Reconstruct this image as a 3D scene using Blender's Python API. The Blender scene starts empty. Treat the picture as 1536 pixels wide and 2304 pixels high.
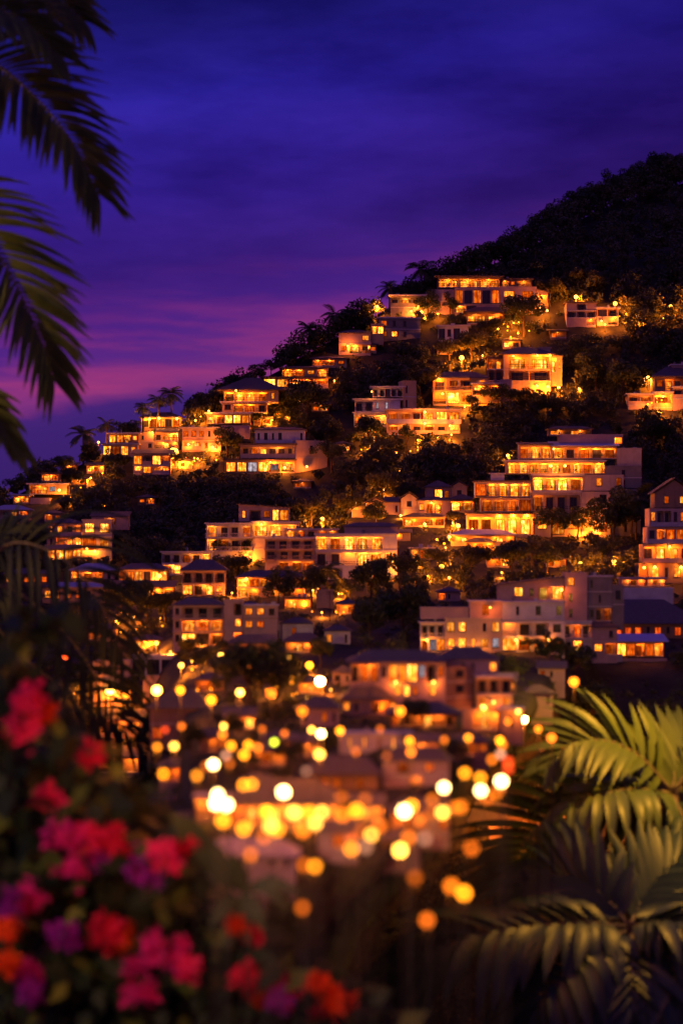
import bpy, math, random
import numpy as np
from mathutils import Vector
R = math.radians
sc = bpy.context.scene
COL = sc.collection
F = 4000.0            # focal length in photo pixels (photo is 1536 x 2304)
HZ = 1250.0           # photo row of the horizon
rnd = random.Random(7)

def P(px, py, d):
    return Vector(((px - 768.0) * d / F, d, (HZ - py) * d / F))

def lin(r, g, b):
    def f(c):
        c /= 255.0
        return c / 12.92 if c <= .04045 else ((c + .055) / 1.055) ** 2.4
    return (f(r), f(g), f(b), 1.0)

# ---------------------------------------------------------------- camera (level, lens shifted up), real depth of field
cam = bpy.data.objects.new('camera', bpy.data.cameras.new('camera'))
COL.objects.link(cam)
cam.rotation_euler = (R(90), 0, 0)
c = cam.data
c.sensor_fit = 'VERTICAL'
c.sensor_height = 360.0
c.sensor_width = 240.0
c.lens = F / 2304.0 * 360.0
c.shift_y = (HZ - 1152.0) / 2304.0
c.clip_start = 0.5
c.clip_end = 9000
c.dof.use_dof = True
c.dof.focus_distance = 225
c.dof.aperture_fstop = 1.38
sc.camera = cam
sc.view_settings.view_transform = 'Standard'
sc.view_settings.look = 'None'
sc.view_settings.exposure = 0
sc.view_settings.gamma = 1
sc.render.engine = 'CYCLES'
cy = sc.cycles
cy.use_denoising = True
cy.max_bounces = 5; cy.diffuse_bounces = 2; cy.glossy_bounces = 2; cy.transmission_bounces = 2
cy.sample_clamp_indirect = 4.0
cy.sample_clamp_direct = 0
cy.use_light_tree = True
try: cy.use_adaptive_sampling = True; cy.adaptive_threshold = 0.012
except Exception: pass

# ---------------------------------------------------------------- node helpers / materials
def new_mat(name):
    m = bpy.data.materials.new(name); m.use_nodes = True
    nt = m.node_tree; nt.nodes.clear()
    out = nt.nodes.new('ShaderNodeOutputMaterial')
    return m, nt, out
def N(nt, typ, **kw):
    n = nt.nodes.new(typ)
    for k, v in kw.items():
        if k in n.inputs: n.inputs[k].default_value = v
        else: setattr(n, k, v)
    return n
def L(nt, a, ao, b, bi): nt.links.new(a.outputs[ao], b.inputs[bi])
def ramp(nt, stops, interp='LINEAR'):
    r = nt.nodes.new('ShaderNodeValToRGB'); r.color_ramp.interpolation = interp
    e = r.color_ramp.elements
    while len(e) < len(stops): e.new(0.5)
    for el, (p, col) in zip(e, stops):
        el.position = p; el.color = col if len(col) == 4 else (*col, 1)
    return r

def mat_noise(name, c1, c2, scale=1.0, rough=.85, bump=.15, detail=5, stain=None, spec=.3, trans=0.0):
    m, nt, out = new_mat(name)
    tc = N(nt, 'ShaderNodeTexCoord')
    oi = N(nt, 'ShaderNodeObjectInfo')
    ad = N(nt, 'ShaderNodeVectorMath', operation='ADD')
    L(nt, tc, 'Object', ad, 0); L(nt, oi, 'Location', ad, 1)
    no = N(nt, 'ShaderNodeTexNoise', Scale=scale, Detail=detail, Roughness=.6)
    L(nt, ad, 0, no, 'Vector')
    r = ramp(nt, [(.3, c1), (.7, c2)])
    L(nt, no, 'Fac', r, 'Fac')
    b = N(nt, 'ShaderNodeBsdfPrincipled', Roughness=rough)
    b.inputs['Specular IOR Level'].default_value = spec
    col = r
    if stain:
        mp = N(nt, 'ShaderNodeMapping'); mp.inputs['Scale'].default_value = (1.6, 1.6, .25)
        L(nt, ad, 0, mp, 'Vector')
        n2 = N(nt, 'ShaderNodeTexNoise', Scale=1.4, Detail=6, Roughness=.7); L(nt, mp, 0, n2, 'Vector')
        r2 = ramp(nt, [(.5, (0, 0, 0, 1)), (.72, (1, 1, 1, 1))]); L(nt, n2, 'Fac', r2, 'Fac')
        mx = N(nt, 'ShaderNodeMixRGB'); mx.inputs[2].default_value = (*stain, 1)
        sm = N(nt, 'ShaderNodeMath', operation='MULTIPLY'); sm.inputs[1].default_value = .6
        L(nt, r2, 0, sm, 0); L(nt, sm, 0, mx, 0); L(nt, r, 0, mx, 1)
        col = mx
    L(nt, col, 0, b, 'Base Color')
    if bump:
        bp = N(nt, 'ShaderNodeBump', Strength=bump, Distance=.05)
        n3 = N(nt, 'ShaderNodeTexNoise', Scale=scale * 6, Detail=4); L(nt, ad, 0, n3, 'Vector')
        L(nt, n3, 'Fac', bp, 'Height'); L(nt, bp, 0, b, 'Normal')
    if trans:
        tr = N(nt, 'ShaderNodeBsdfTranslucent'); L(nt, col, 0, tr, 'Color')
        ms = N(nt, 'ShaderNodeMixShader', Fac=trans); L(nt, b, 0, ms, 1); L(nt, tr, 0, ms, 2); L(nt, ms, 0, out, 0)
    else:
        L(nt, b, 0, out, 0)
    return m

def mat_roof(name, c1, c2, scale=9.0):
    m, nt, out = new_mat(name)
    tc = N(nt, 'ShaderNodeTexCoord')
    w = N(nt, 'ShaderNodeTexWave', Scale=scale, Distortion=1.5, Detail=2); w.bands_direction = 'X'
    w2 = N(nt, 'ShaderNodeTexWave', Scale=scale * .8, Distortion=1.0); w2.bands_direction = 'Z'
    no = N(nt, 'ShaderNodeTexNoise', Scale=3.5, Detail=6, Roughness=.7)
    for n in (w, w2, no): L(nt, tc, 'Object', n, 'Vector')
    r = ramp(nt, [(.25, c1), (.75, c2)]); L(nt, no, 'Fac', r, 'Fac')
    mu = N(nt, 'ShaderNodeMath', operation='ADD'); L(nt, w, 'Fac', mu, 0); L(nt, w2, 'Fac', mu, 1)
    bp = N(nt, 'ShaderNodeBump', Strength=.7, Distance=.08); L(nt, mu, 0, bp, 'Height')
    b = N(nt, 'ShaderNodeBsdfPrincipled', Roughness=.65); L(nt, r, 0, b, 'Base Color'); L(nt, bp, 0, b, 'Normal')
    L(nt, b, 0, out, 0)
    return m

def mat_pane(name, cols, lo, hi, curtain=9.0):
    """a lit room seen through glass: curtains, furniture-sized light and dark blotches, each pane its own level"""
    m, nt, out = new_mat(name)
    tc = N(nt, 'ShaderNodeTexCoord'); oi = N(nt, 'ShaderNodeObjectInfo')
    ad = N(nt, 'ShaderNodeVectorMath', operation='ADD'); L(nt, tc, 'Generated', ad, 0)
    sc3 = N(nt, 'ShaderNodeVectorMath', operation='SCALE'); sc3.inputs['Scale'].default_value = 37.0
    cb = N(nt, 'ShaderNodeCombineXYZ'); L(nt, oi, 'Random', cb, 0); L(nt, oi, 'Random', cb, 1); L(nt, oi, 'Random', cb, 2)
    L(nt, cb, 0, sc3, 0); L(nt, sc3, 0, ad, 1)
    mp = N(nt, 'ShaderNodeMapping'); mp.inputs['Scale'].default_value = (curtain, .2, .5); L(nt, ad, 0, mp, 'Vector')
    n1 = N(nt, 'ShaderNodeTexNoise', Scale=1.0, Detail=3, Roughness=.6); L(nt, mp, 0, n1, 'Vector')
    n2 = N(nt, 'ShaderNodeTexNoise', Scale=2.6, Detail=3, Roughness=.55); L(nt, ad, 0, n2, 'Vector')
    mul = N(nt, 'ShaderNodeMath', operation='MULTIPLY'); L(nt, n1, 'Fac', mul, 0); L(nt, n2, 'Fac', mul, 1)
    rr = ramp(nt, [(.12, (0, 0, 0, 1)), (.42, (1, 1, 1, 1))]); L(nt, mul, 0, rr, 'Fac')
    cr = ramp(nt, cols); L(nt, rr, 0, cr, 'Fac')
    mr = N(nt, 'ShaderNodeMapRange'); L(nt, rr, 0, mr, 0); mr.inputs[3].default_value = lo; mr.inputs[4].default_value = hi
    rv = N(nt, 'ShaderNodeMapRange'); L(nt, oi, 'Random', rv, 0); rv.inputs[3].default_value = .25; rv.inputs[4].default_value = 1.25
    st = N(nt, 'ShaderNodeMath', operation='MULTIPLY'); L(nt, mr, 0, st, 0); L(nt, rv, 0, st, 1)
    e = N(nt, 'ShaderNodeEmission'); L(nt, cr, 0, e, 'Color'); L(nt, st, 0, e, 'Strength')
    L(nt, e, 0, out, 0)
    return m

def mat_emit(name, col, s):
    m, nt, out = new_mat(name)
    e = N(nt, 'ShaderNodeEmission', Color=(*col, 1), Strength=s); L(nt, e, 0, out, 0)
    return m

def mat_plain(name, col, rough=.5, metal=0.0):
    return mat_noise(name, tuple(x * .8 for x in col), tuple(min(1, x * 1.15) for x in col), 4.0, rough, 0)

M = {}
M['white'] = mat_noise('white_stucco', (.54, .50, .51), (.70, .67, .68), 1.2, .9, .1, stain=(.42, .38, .35))
M['cream'] = mat_noise('cream_stucco', (.50, .38, .28), (.62, .49, .37), 1.2, .9, .1, stain=(.36, .28, .2))
M['ochre'] = mat_noise('ochre_stucco', (.55, .36, .18), (.64, .44, .24), 1.2, .9, .1, stain=(.3, .2, .12))
M['grey'] = mat_noise('grey_concrete', (.17, .15, .155), (.25, .225, .23), 1.2, .9, .1, stain=(.2, .19, .19))
M['brown'] = mat_noise('brown_stucco', (.26, .16, .11), (.34, .22, .15), 1.2, .9, .1, stain=(.14, .09, .06))
M['rose'] = mat_noise('rose_stucco', (.40, .27, .26), (.52, .36, .34), 1.2, .9, .1, stain=(.36, .26, .24))
M['slab'] = mat_noise('pale_concrete', (.52, .48, .47), (.64, .60, .58), 1.5, .85, .08, stain=(.34, .31, .3))
M['tile'] = mat_roof('dark_roof_tiles', (.13, .095, .10), (.22, .165, .17))
M['thatch'] = mat_roof('brown_roof_tiles', (.17, .105, .075), (.26, .17, .12), 14)
M['blue'] = mat_noise('blue_white_awning', (.42, .44, .62), (.5, .52, .70), 1.5, .6, .05)
M['lav'] = mat_noise('pale_canvas_roof', (.36, .33, .42), (.45, .42, .50), 1.5, .7, .05)
M['frame'] = mat_plain('dark_window_frame', (.07, .045, .03), .5)
M['rail'] = mat_plain('dark_railing_metal', (.035, .03, .028), .4)
M['glass'] = mat_noise('dark_glass', (.02, .02, .025), (.035, .03, .04), .8, .12, 0, spec=.5)
AM = (1, .36, .035); YE = (1, .52, .10); OR = (1, .20, .012)
M['pane'] = mat_pane('lit_room_amber', [(0, (1, .08, .002)), (.5, (1, .22, .010)), (1, (1, .45, .06))], .6, 4.2)
M['pane_bright'] = mat_pane('lit_room_bright', [(0, (1, .14, .005)), (.55, (1, .31, .022)), (1, (1, .60, .15))], 1.1, 6.5)
M['pane_dim'] = mat_pane('lit_room_dim', [(0, (1, .07, .002)), (.6, (1, .13, .005)), (1, (1, .26, .02))], .2, 1.7)
M['pane_cool'] = mat_pane('lit_room_cool_white', [(0, (.7, .5, .55)), (.6, (.9, .72, .8)), (1, (1, .9, 1))], .15, .8)
M['pane_red'] = mat_pane('lit_room_red', [(0, (1, .05, .005)), (.6, (1, .10, .006)), (1, (1, .22, .02))], .5, 2.4)
M['lamp'] = mat_emit('ceiling_lamp_glow', (1, .44, .06), 8)
M['bark'] = mat_noise('bark', (.07, .048, .03), (.13, .09, .06), 3, .9, .4)
def leafmat(name, a, b, tr=.25, sc_=.6, rough=.55):
    return mat_noise(name, a, b, sc_, rough, 0, trans=tr, spec=.3)
M['leaf_a'] = leafmat('dark_leaves', (.050, .068, .022), (.095, .110, .038))
M['leaf_b'] = leafmat('olive_leaves', (.075, .080, .022), (.125, .120, .038))
M['leaf_c'] = leafmat('deep_leaves', (.040, .058, .026), (.075, .095, .040))
M['leaf_f'] = leafmat('forest_leaves', (.045, .058, .024), (.120, .125, .046), .15, .25)
M['palm_leaf'] = leafmat('palm_leaves', (.050, .075, .018), (.10, .125, .030), .3)
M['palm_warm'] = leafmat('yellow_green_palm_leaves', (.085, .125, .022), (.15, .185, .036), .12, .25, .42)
M['palm_black'] = leafmat('silhouette_palm_leaves', (.012, .020, .009), (.028, .038, .016), .3)  # near-black leaf copy, paints a backlit silhouette into the colour
M['palm_dark'] = leafmat('blue_green_palm_leaves', (.026, .052, .030), (.048, .080, .042), .15, .3, .45)
M['rachis'] = mat_noise('palm_midrib', (.16, .13, .06), (.24, .19, .09), 2, .5, 0)
M['bush_leaf'] = leafmat('bougainvillea_leaves', (.045, .075, .016), (.14, .16, .03), .3, 1.2)
M['ground'] = mat_noise('dark_earth_and_scrub', (.018, .017, .011), (.06, .05, .032), .35, .95, .5, 8)
M['road'] = mat_noise('asphalt', (.042, .04, .04), (.06, .057, .055), 2.0, .8, .1)
M['post'] = mat_plain('lamp_post_metal', (.04, .038, .036), .5)

# ---------------------------------------------------------------- world: deep dusk sky with cloud bands
w = bpy.data.worlds.new('World'); sc.world = w; w.use_nodes = True
nt = w.node_tree; nt.nodes.clear()
wo = nt.nodes.new('ShaderNodeOutputWorld'); bg = nt.nodes.new('ShaderNodeBackground')
tc = N(nt, 'ShaderNodeTexCoord'); sp = N(nt, 'ShaderNodeSeparateXYZ'); L(nt, tc, 'Generated', sp, 0)
# bumpy warp of the elevation
mp = N(nt, 'ShaderNodeMapping'); mp.inputs['Scale'].default_value = (14, 4, 42); L(nt, tc, 'Generated', mp, 0)
nz = N(nt, 'ShaderNodeTexNoise', Scale=1.0, Detail=7, Roughness=.58); L(nt, mp, 0, nz, 'Vector')
wv = N(nt, 'ShaderNodeMath', operation='MULTIPLY_ADD'); wv.inputs[1].default_value = .022; wv.inputs[2].default_value = -.011
L(nt, nz, 'Fac', wv, 0)
# slow tilt: warm light hugs the hill towards the right
tl = N(nt, 'ShaderNodeMath', operation='MULTIPLY'); tl.operation = 'MULTIPLY_ADD'; tl.inputs[1].default_value = -.16; tl.inputs[2].default_value = -.013; L(nt, sp, 'X', tl, 0)
zz0 = N(nt, 'ShaderNodeMath', operation='ADD'); L(nt, sp, 'Z', zz0, 0); L(nt, tl, 0, zz0, 1)
zz = N(nt, 'ShaderNodeMath', operation='ADD'); L(nt, zz0, 0, zz, 0); L(nt, wv, 0, zz, 1)
mr = N(nt, 'ShaderNodeMapRange'); L(nt, zz, 0, mr, 0); mr.inputs[1].default_value = -.05; mr.inputs[2].default_value = 1.0
def zp(z): return (z + .05) / 1.05
rp = ramp(nt, [(zp(-.05), lin(30, 18, 60)), (zp(.02), lin(48, 27, 92)), (zp(.084), lin(62, 34, 114)), (zp(.0905), lin(70, 35, 118)), (zp(.097), lin(136, 51, 122)),
    (zp(.112), lin(104, 42, 127)), (zp(.132), lin(74, 33, 130)), (zp(.165), lin(58, 29, 126)), (zp(.2), lin(54, 31, 142)),
    (zp(.25), lin(46, 34, 156)), (zp(.29), lin(29, 24, 112)), (zp(.33), lin(17, 15, 78)), (zp(.5), lin(60, 45, 140)), (zp(1), lin(88, 68, 172))])
L(nt, mr, 0, rp, 'Fac')
# streaks: pink / violet stripes low down, dark veils higher up
mp2 = N(nt, 'ShaderNodeMapping'); mp2.inputs['Scale'].default_value = (7, 2, 70); mp2.inputs['Rotation'].default_value = (0, R(3), 0); L(nt, tc, 'Generated', mp2, 0)
n2 = N(nt, 'ShaderNodeTexNoise', Scale=1.0, Detail=6, Roughness=.6); L(nt, mp2, 0, n2, 'Vector')
st = ramp(nt, [(.44, (0, 0, 0, 1)), (.68, (1, 1, 1, 1))]); L(nt, n2, 'Fac', st, 'Fac')
band = ramp(nt, [(zp(.094), (0, 0, 0, 1)), (zp(.1), (.55, .55, .55, 1)), (zp(.118), (.5, .5, .5, 1)), (zp(.14), (.2, .2, .2, 1)), (zp(.165), (0, 0, 0, 1))]); L(nt, mr, 0, band, 'Fac')
fm = N(nt, 'ShaderNodeMath', operation='MULTIPLY'); L(nt, st, 0, fm, 0); L(nt, band, 0, fm, 1)
mx = N(nt, 'ShaderNodeMixRGB'); L(nt, fm, 0, mx, 0); L(nt, rp, 0, mx, 1); mx.inputs[2].default_value = lin(186, 62, 118)
n2b = ramp(nt, [(.36, (1, 1, 1, 1)), (.5, (0, 0, 0, 1))]); L(nt, n2, 'Fac', n2b, 'Fac')
fb = N(nt, 'ShaderNodeMath', operation='MULTIPLY'); L(nt, n2b, 0, fb, 0); L(nt, band, 0, fb, 1)
mxb = N(nt, 'ShaderNodeMixRGB'); L(nt, fb, 0, mxb, 0); L(nt, mx, 0, mxb, 1); mxb.inputs[2].default_value = lin(78, 38, 134)
mp3 = N(nt, 'ShaderNodeMapping'); mp3.inputs['Scale'].default_value = (7, 3, 26); mp3.inputs['Rotation'].default_value = (0, R(-12), 0); mp3.inputs['Location'].default_value = (3.1, 0, 1.7); L(nt, tc, 'Generated', mp3, 0)
n3 = N(nt, 'ShaderNodeTexNoise', Scale=1.0, Detail=9, Roughness=.62); L(nt, mp3, 0, n3, 'Vector')
dk = ramp(nt, [(.34, (.55, .52, .62, 1)), (.50, (.85, .84, .88, 1)), (.66, (1.15, 1.12, 1.08, 1))]); L(nt, n3, 'Fac', dk, 'Fac')
hi = ramp(nt, [(zp(.13), (0, 0, 0, 1)), (zp(.17), (1, 1, 1, 1))]); L(nt, mr, 0, hi, 'Fac')
mu = N(nt, 'ShaderNodeMixRGB', blend_type='MULTIPLY'); L(nt, hi, 0, mu, 0); L(nt, mxb, 0, mu, 1); L(nt, dk, 0, mu, 2)
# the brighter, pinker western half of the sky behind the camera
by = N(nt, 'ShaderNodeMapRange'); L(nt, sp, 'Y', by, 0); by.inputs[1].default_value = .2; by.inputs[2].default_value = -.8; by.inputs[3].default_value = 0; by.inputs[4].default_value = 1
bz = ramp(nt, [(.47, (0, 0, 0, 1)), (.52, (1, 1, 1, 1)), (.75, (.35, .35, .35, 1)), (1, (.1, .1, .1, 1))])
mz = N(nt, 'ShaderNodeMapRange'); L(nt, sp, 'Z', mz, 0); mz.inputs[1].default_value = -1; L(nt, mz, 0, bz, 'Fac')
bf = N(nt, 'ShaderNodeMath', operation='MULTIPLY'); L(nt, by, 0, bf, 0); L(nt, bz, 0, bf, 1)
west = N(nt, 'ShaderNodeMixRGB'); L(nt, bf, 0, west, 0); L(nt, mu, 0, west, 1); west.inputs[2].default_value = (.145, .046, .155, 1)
east = ramp(nt, [(.49, (1, 1, 1, 1)), (.60, (.52, .50, .55, 1))]); ex_ = N(nt, 'ShaderNodeMapRange'); L(nt, sp, 'X', ex_, 0); ex_.inputs[1].default_value = -1; L(nt, ex_, 0, east, 'Fac')
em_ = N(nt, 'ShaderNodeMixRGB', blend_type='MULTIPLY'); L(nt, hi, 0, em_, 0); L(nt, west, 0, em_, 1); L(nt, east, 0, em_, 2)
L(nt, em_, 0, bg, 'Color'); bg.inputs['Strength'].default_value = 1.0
L(nt, bg, 0, wo, 0)

sun = bpy.data.objects.new('sun', bpy.data.lights.new('sun', 'SUN')); COL.objects.link(sun)
sun.data.energy = .04; sun.data.angle = R(50); sun.data.color = (1, .50, .85)
sun.rotation_euler = (R(62), 0, R(-28))

# ---------------------------------------------------------------- mesh builder
class MB:
    def __init__(s): s.v = []; s.f = []; s.m = []
    def add(s, vs, fs, mi=0):
        b = len(s.v); s.v += [tuple(x) for x in vs]
        s.f += [tuple(b + i for i in f) for f in fs]; s.m += [mi] * len(fs)
    def hexa(s, p, mi=0):      # 8 corners: bottom 0-3 (ccw from above), top 4-7
        s.add(p, [(3, 2, 1, 0), (4, 5, 6, 7), (0, 1, 5, 4), (1, 2, 6, 5), (2, 3, 7, 6), (3, 0, 4, 7)], mi)
    def tube(s, pts, rad, n=8, mi=0, cap=True):
        b = len(s.v); k = len(pts)
        up = Vector((0.13, .31, .94))
        for i, p in enumerate(pts):
            t = (pts[min(i + 1, k - 1)] - pts[max(i - 1, 0)]).normalized()
            a = t.cross(up)
            if a.length < 1e-3: a = t.cross(Vector((1, 0, 0)))
            a.normalize(); c2 = t.cross(a)
            r = rad[i] if isinstance(rad, (list, tuple)) else rad
            for j in range(n):
                an = 2 * math.pi * j / n
                s.v.append(tuple(p + (a * math.cos(an) + c2 * math.sin(an)) * r))
        for i in range(k - 1):
            for j in range(n):
                j2 = (j + 1) % n
                s.f.append((b + i * n + j, b + i * n + j2, b + (i + 1) * n + j2, b + (i + 1) * n + j)); s.m.append(mi)
        if cap:
            s.f.append(tuple(b + j for j in range(n))[::-1]); s.m.append(mi)
            s.f.append(tuple(b + (k - 1) * n + j for j in range(n))); s.m.append(mi)
    def sphere(s, c, r, nu=12, nv=8, mi=0, sz=1.0):
        b = len(s.v); c = Vector(c)
        for i in range(1, nv):
            th = math.pi * i / nv
            for j in range(nu):
                ph = 2 * math.pi * j / nu
                s.v.append((c.x + r * math.sin(th) * math.cos(ph), c.y + r * math.sin(th) * math.sin(ph), c.z + r * sz * math.cos(th)))
        t = len(s.v); s.v.append((c.x, c.y, c.z + r * sz)); s.v.append((c.x, c.y, c.z - r * sz))
        for j in range(nu):
            j2 = (j + 1) % nu
            s.f.append((t, b + j, b + j2)); s.m.append(mi)
            for i in range(nv - 2):
                s.f.append((b + i * nu + j, b + (i + 1) * nu + j, b + (i + 1) * nu + j2, b + i * nu + j2)); s.m.append(mi)
            s.f.append((t + 1, b + (nv - 2) * nu + j2, b + (nv - 2) * nu + j)); s.m.append(mi)
    def mesh(s, name, mats, smooth=False, origin=None):
        me = bpy.data.meshes.new(name)
        v = s.v if origin is None else [(a - origin[0], b2 - origin[1], c2 - origin[2]) for a, b2, c2 in s.v]
        me.from_pydata(v, [], s.f)
        for mm in mats: me.materials.append(mm)
        me.polygons.foreach_set('material_index', s.m)
        if smooth: me.polygons.foreach_set('use_smooth', [True] * len(s.f))
        me.update()
        return me
    def build(s, name, mats, parent=None, origin=None, smooth=False):
        if not isinstance(mats, (list, tuple)): mats = [mats]
        o = bpy.data.objects.new(name, s.mesh(name, mats, smooth, origin))
        COL.objects.link(o)
        if parent: o.parent = parent
        return o

def tag(o, label=None, cat=None, group=None, kind=None):
    if label: o['label'] = label
    if cat: o['category'] = cat
    if group: o['group'] = group
    if kind: o['kind'] = kind
    return o
def empty(name, loc, label, cat, group=None):
    o = bpy.data.objects.new(name, None); COL.objects.link(o); o.location = loc
    o.empty_display_size = .2
    return tag(o, label, cat, group)

def quads_mesh(name, V, mats, mi=None):
    """V: (n,4,3) array of quads"""
    n = V.shape[0]
    me = bpy.data.meshes.new(name)
    me.vertices.add(n * 4); me.vertices.foreach_set('co', V.reshape(-1).astype(np.float32))
    me.loops.add(n * 4); me.loops.foreach_set('vertex_index', np.arange(n * 4, dtype=np.int32))
    me.polygons.add(n); me.polygons.foreach_set('loop_start', np.arange(0, n * 4, 4, dtype=np.int32))
    for m_ in mats: me.materials.append(m_)
    if mi is not None: me.polygons.foreach_set('material_index', mi.astype(np.int32))
    me.update(calc_edges=True)
    return me

def leaf_quads(rng, C, rad, n, size, up=.25, fill=.55):
    """n leaf quads spread through blobs (C: k x 3 centres, rad: k x 3 radii)"""
    k = len(C); C = np.asarray(C, float); rad = np.asarray(rad, float)
    vol = rad.prod(1) ** .66; idx = rng.choice(k, n, p=vol / vol.sum())
    d = rng.normal(size=(n, 3)); d /= np.linalg.norm(d, axis=1)[:, None]
    r = fill + (1 - fill) * rng.random(n) ** .6
    pos = C[idx] + d * r[:, None] * rad[idx]
    nrm = d * .8 + rng.normal(size=(n, 3)) * .55; nrm[:, 2] += up
    nrm /= np.linalg.norm(nrm, axis=1)[:, None]
    a = np.cross(nrm, rng.normal(size=(n, 3))); a /= np.linalg.norm(a, axis=1)[:, None]
    b = np.cross(nrm, a)
    s = size * (.6 + .8 * rng.random(n))
    l = (s * 1.0)[:, None]; wd = (s * .5)[:, None]
    V = np.stack([pos - a * l * .5, pos + b * wd * .5 + a * l * .05, pos + a * l * .5, pos - b * wd * .5 + a * l * .05], 1)
    return V

# ---------------------------------------------------------------- terrain
def lerp_tab(tab, x):
    if x <= tab[0][0]:
        (a, b), (c2, d2) = tab[0], tab[1]
    elif x >= tab[-1][0]:
        (a, b), (c2, d2) = tab[-2], tab[-1]
    else:
        for i in range(len(tab) - 1):
            if tab[i][0] <= x <= tab[i + 1][0]:
                (a, b), (c2, d2) = tab[i], tab[i + 1]; break
    return b + (d2 - b) * (x - a) / (c2 - a)
RIDGE = [(-900, 1440), (-600, 1330), (0, 1132), (100, 1085), (200, 1036), (300, 984), (400, 952), (500, 905), (600, 850), (700, 792), (800, 735),
         (870, 695), (950, 668), (1030, 625), (1150, 578), (1250, 526), (1350, 470), (1450, 436), (1536, 412), (1800, 335), (2400, 240)]
CEN = [(280, 360), (400, 325), (500, 292), (600, 264), (700, 252), (800, 243), (900, 233), (1000, 222), (1100, 210), (1200, 195), (1300, 175), (1400, 150),
       (1500, 122), (1600, 92), (1700, 74), (1800, 64), (1900, 60), (2000, 58.5), (2150, 58), (2304, 57.5)]
VAL = [(280, 360), (400, 325), (500, 292), (600, 264), (700, 252), (800, 243), (900, 233), (1000, 222), (1100, 210), (1200, 195), (1300, 176), (1400, 154),
       (1500, 140), (1550, 136), (1600, 133), (1700, 129), (1800, 126), (1900, 122), (2304, 113)]
EDGE = [(1500, 1330), (1600, 1270), (1700, 1190), (1750, 1120), (1800, 1070), (1900, 1025), (2000, 930), (2100, 840), (2304, 760)]   # where the village spur falls away into the ravine
def sstep(a, b, x):
    t = max(0, min(1, (x - a) / (b - a))); return t * t * (3 - 2 * t)
def td(px, py):
    """distance of the ground seen at a photo point"""
    e = lerp_tab(EDGE, max(1500, min(2304, py)))
    k = max(sstep(e - 110, e + 20, px), 1 - sstep(325, 440, px))
    return lerp_tab(CEN, py) * (1 - k) + lerp_tab(VAL, py) * k
def ridge(px): return lerp_tab(RIDGE, px)
def ty(px, d):
    """photo row of the ground at column px and distance d"""
    lo, hi = ridge(px), 2304.0
    for _ in range(40):
        mid = (lo + hi) / 2
        if td(px, mid) > d: lo = mid
        else: hi = mid
    return (lo + hi) / 2
def ground_z(px, d):
    if d < td(px, 2304): return P(px, 2304, td(px, 2304)).z - .4
    y = ty(px, d); return (HZ - y) * d / F

cols = list(range(-900, 2401, 30))
V = []; rows = 0
for px in cols:
    r0 = ridge(px); col = []
    for i in range(90):
        y = 2304 + (r0 - 2304) * (i / 89.0)
        d = td(px, y); p = P(px, y, d)
        p.z += .10 * math.sin(p.x * .9 + 1.3) * math.cos(p.y * .7) * min(1, d / 120.0)
        col.append(p)
    pr = col[-1]
    near = [Vector((col[0].x * q, col[0].y * q if q > 0 else -60, col[0].z - .4)) for q in (-1.5, .3, .7)]
    near[0] = Vector(((px - 768) / F * 60, -60, col[0].z - .4))
    far = [Vector((pr.x * 1.02, pr.y + 6, pr.z + .1)), Vector((pr.x * 1.12, pr.y + 45, pr.z - 12)), Vector((pr.x * 1.7, pr.y + 260, min(-30, pr.z - 40))),
           Vector((pr.x * 14, pr.y + 5000, -32))]
    col = near + col + far; rows = len(col); V += col
fs = []
for i in range(len(cols) - 1):
    for j in range(rows - 1):
        a = i * rows + j; fs.append((a, a + rows, a + rows + 1, a + 1))
tb = MB(); tb.add(V, fs)
terrain = tb.build('hillside_ground', [M['ground']], smooth=True)
tag(terrain, kind='structure')
# ---------------------------------------------------------------- buildings
VAR = random.Random(99)
PRNG = np.random.default_rng(21)
RECTS = []       # (x0, x1, ytop, ybot, d0, d1) footprints as seen, keeps trees off the houses
LIGHT_K = 23000.0
NLIGHT = [0]
def point_light(loc, power, color, radius, parent=None, origin=None):
    l = bpy.data.lights.new('lamp_light', 'POINT'); l.energy = power; l.color = color; l.shadow_soft_size = radius
    o = bpy.data.objects.new('lamp_light', l); COL.objects.link(o)
    if parent: o.parent = parent; o.location = Vector(loc) - Vector(origin)
    else: o.location = loc
    NLIGHT[0] += 1
    return o
#        width frac, sill, head, kind, pane
OPEN = {'L': (.58, .30, .80, 'w', 'pane'), 'B': (.62, .26, .84, 'w', 'pane_bright'), 'K': (.50, .28, .80, 'w', None), 'N': (.30, .26, .80, 'w', 'pane'), 'C': (.30, .26, .80, 'w', 'pane_cool'),
        'n': (.30, .28, .78, 'w', None), 'D': (.58, .30, .80, 'w', 'pane_dim'), 'R': (.62, .08, .74, 'w', 'pane_red'),
        'G': (.86, .07, .86, 'w', 'pane'), 'H': (.88, .07, .88, 'w', 'pane_bright'), 'F': (.86, .07, .86, 'w', 'pane_dim'), 'g': (.86, .07, .86, 'w', None),
        'O': (.92, 0, .86, 'o', 'pane'), 'P': (.92, 0, .86, 'o', 'pane_bright'), 'Q': (.92, 0, .86, 'q', None), 'o': (.92, 0, .86, 'o', None), 'd': (.92, 0, .86, 'o', 'pane_dim')}
WARM = [(1, .21, .012), (1, .25, .018), (1, .175, .009)]

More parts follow.
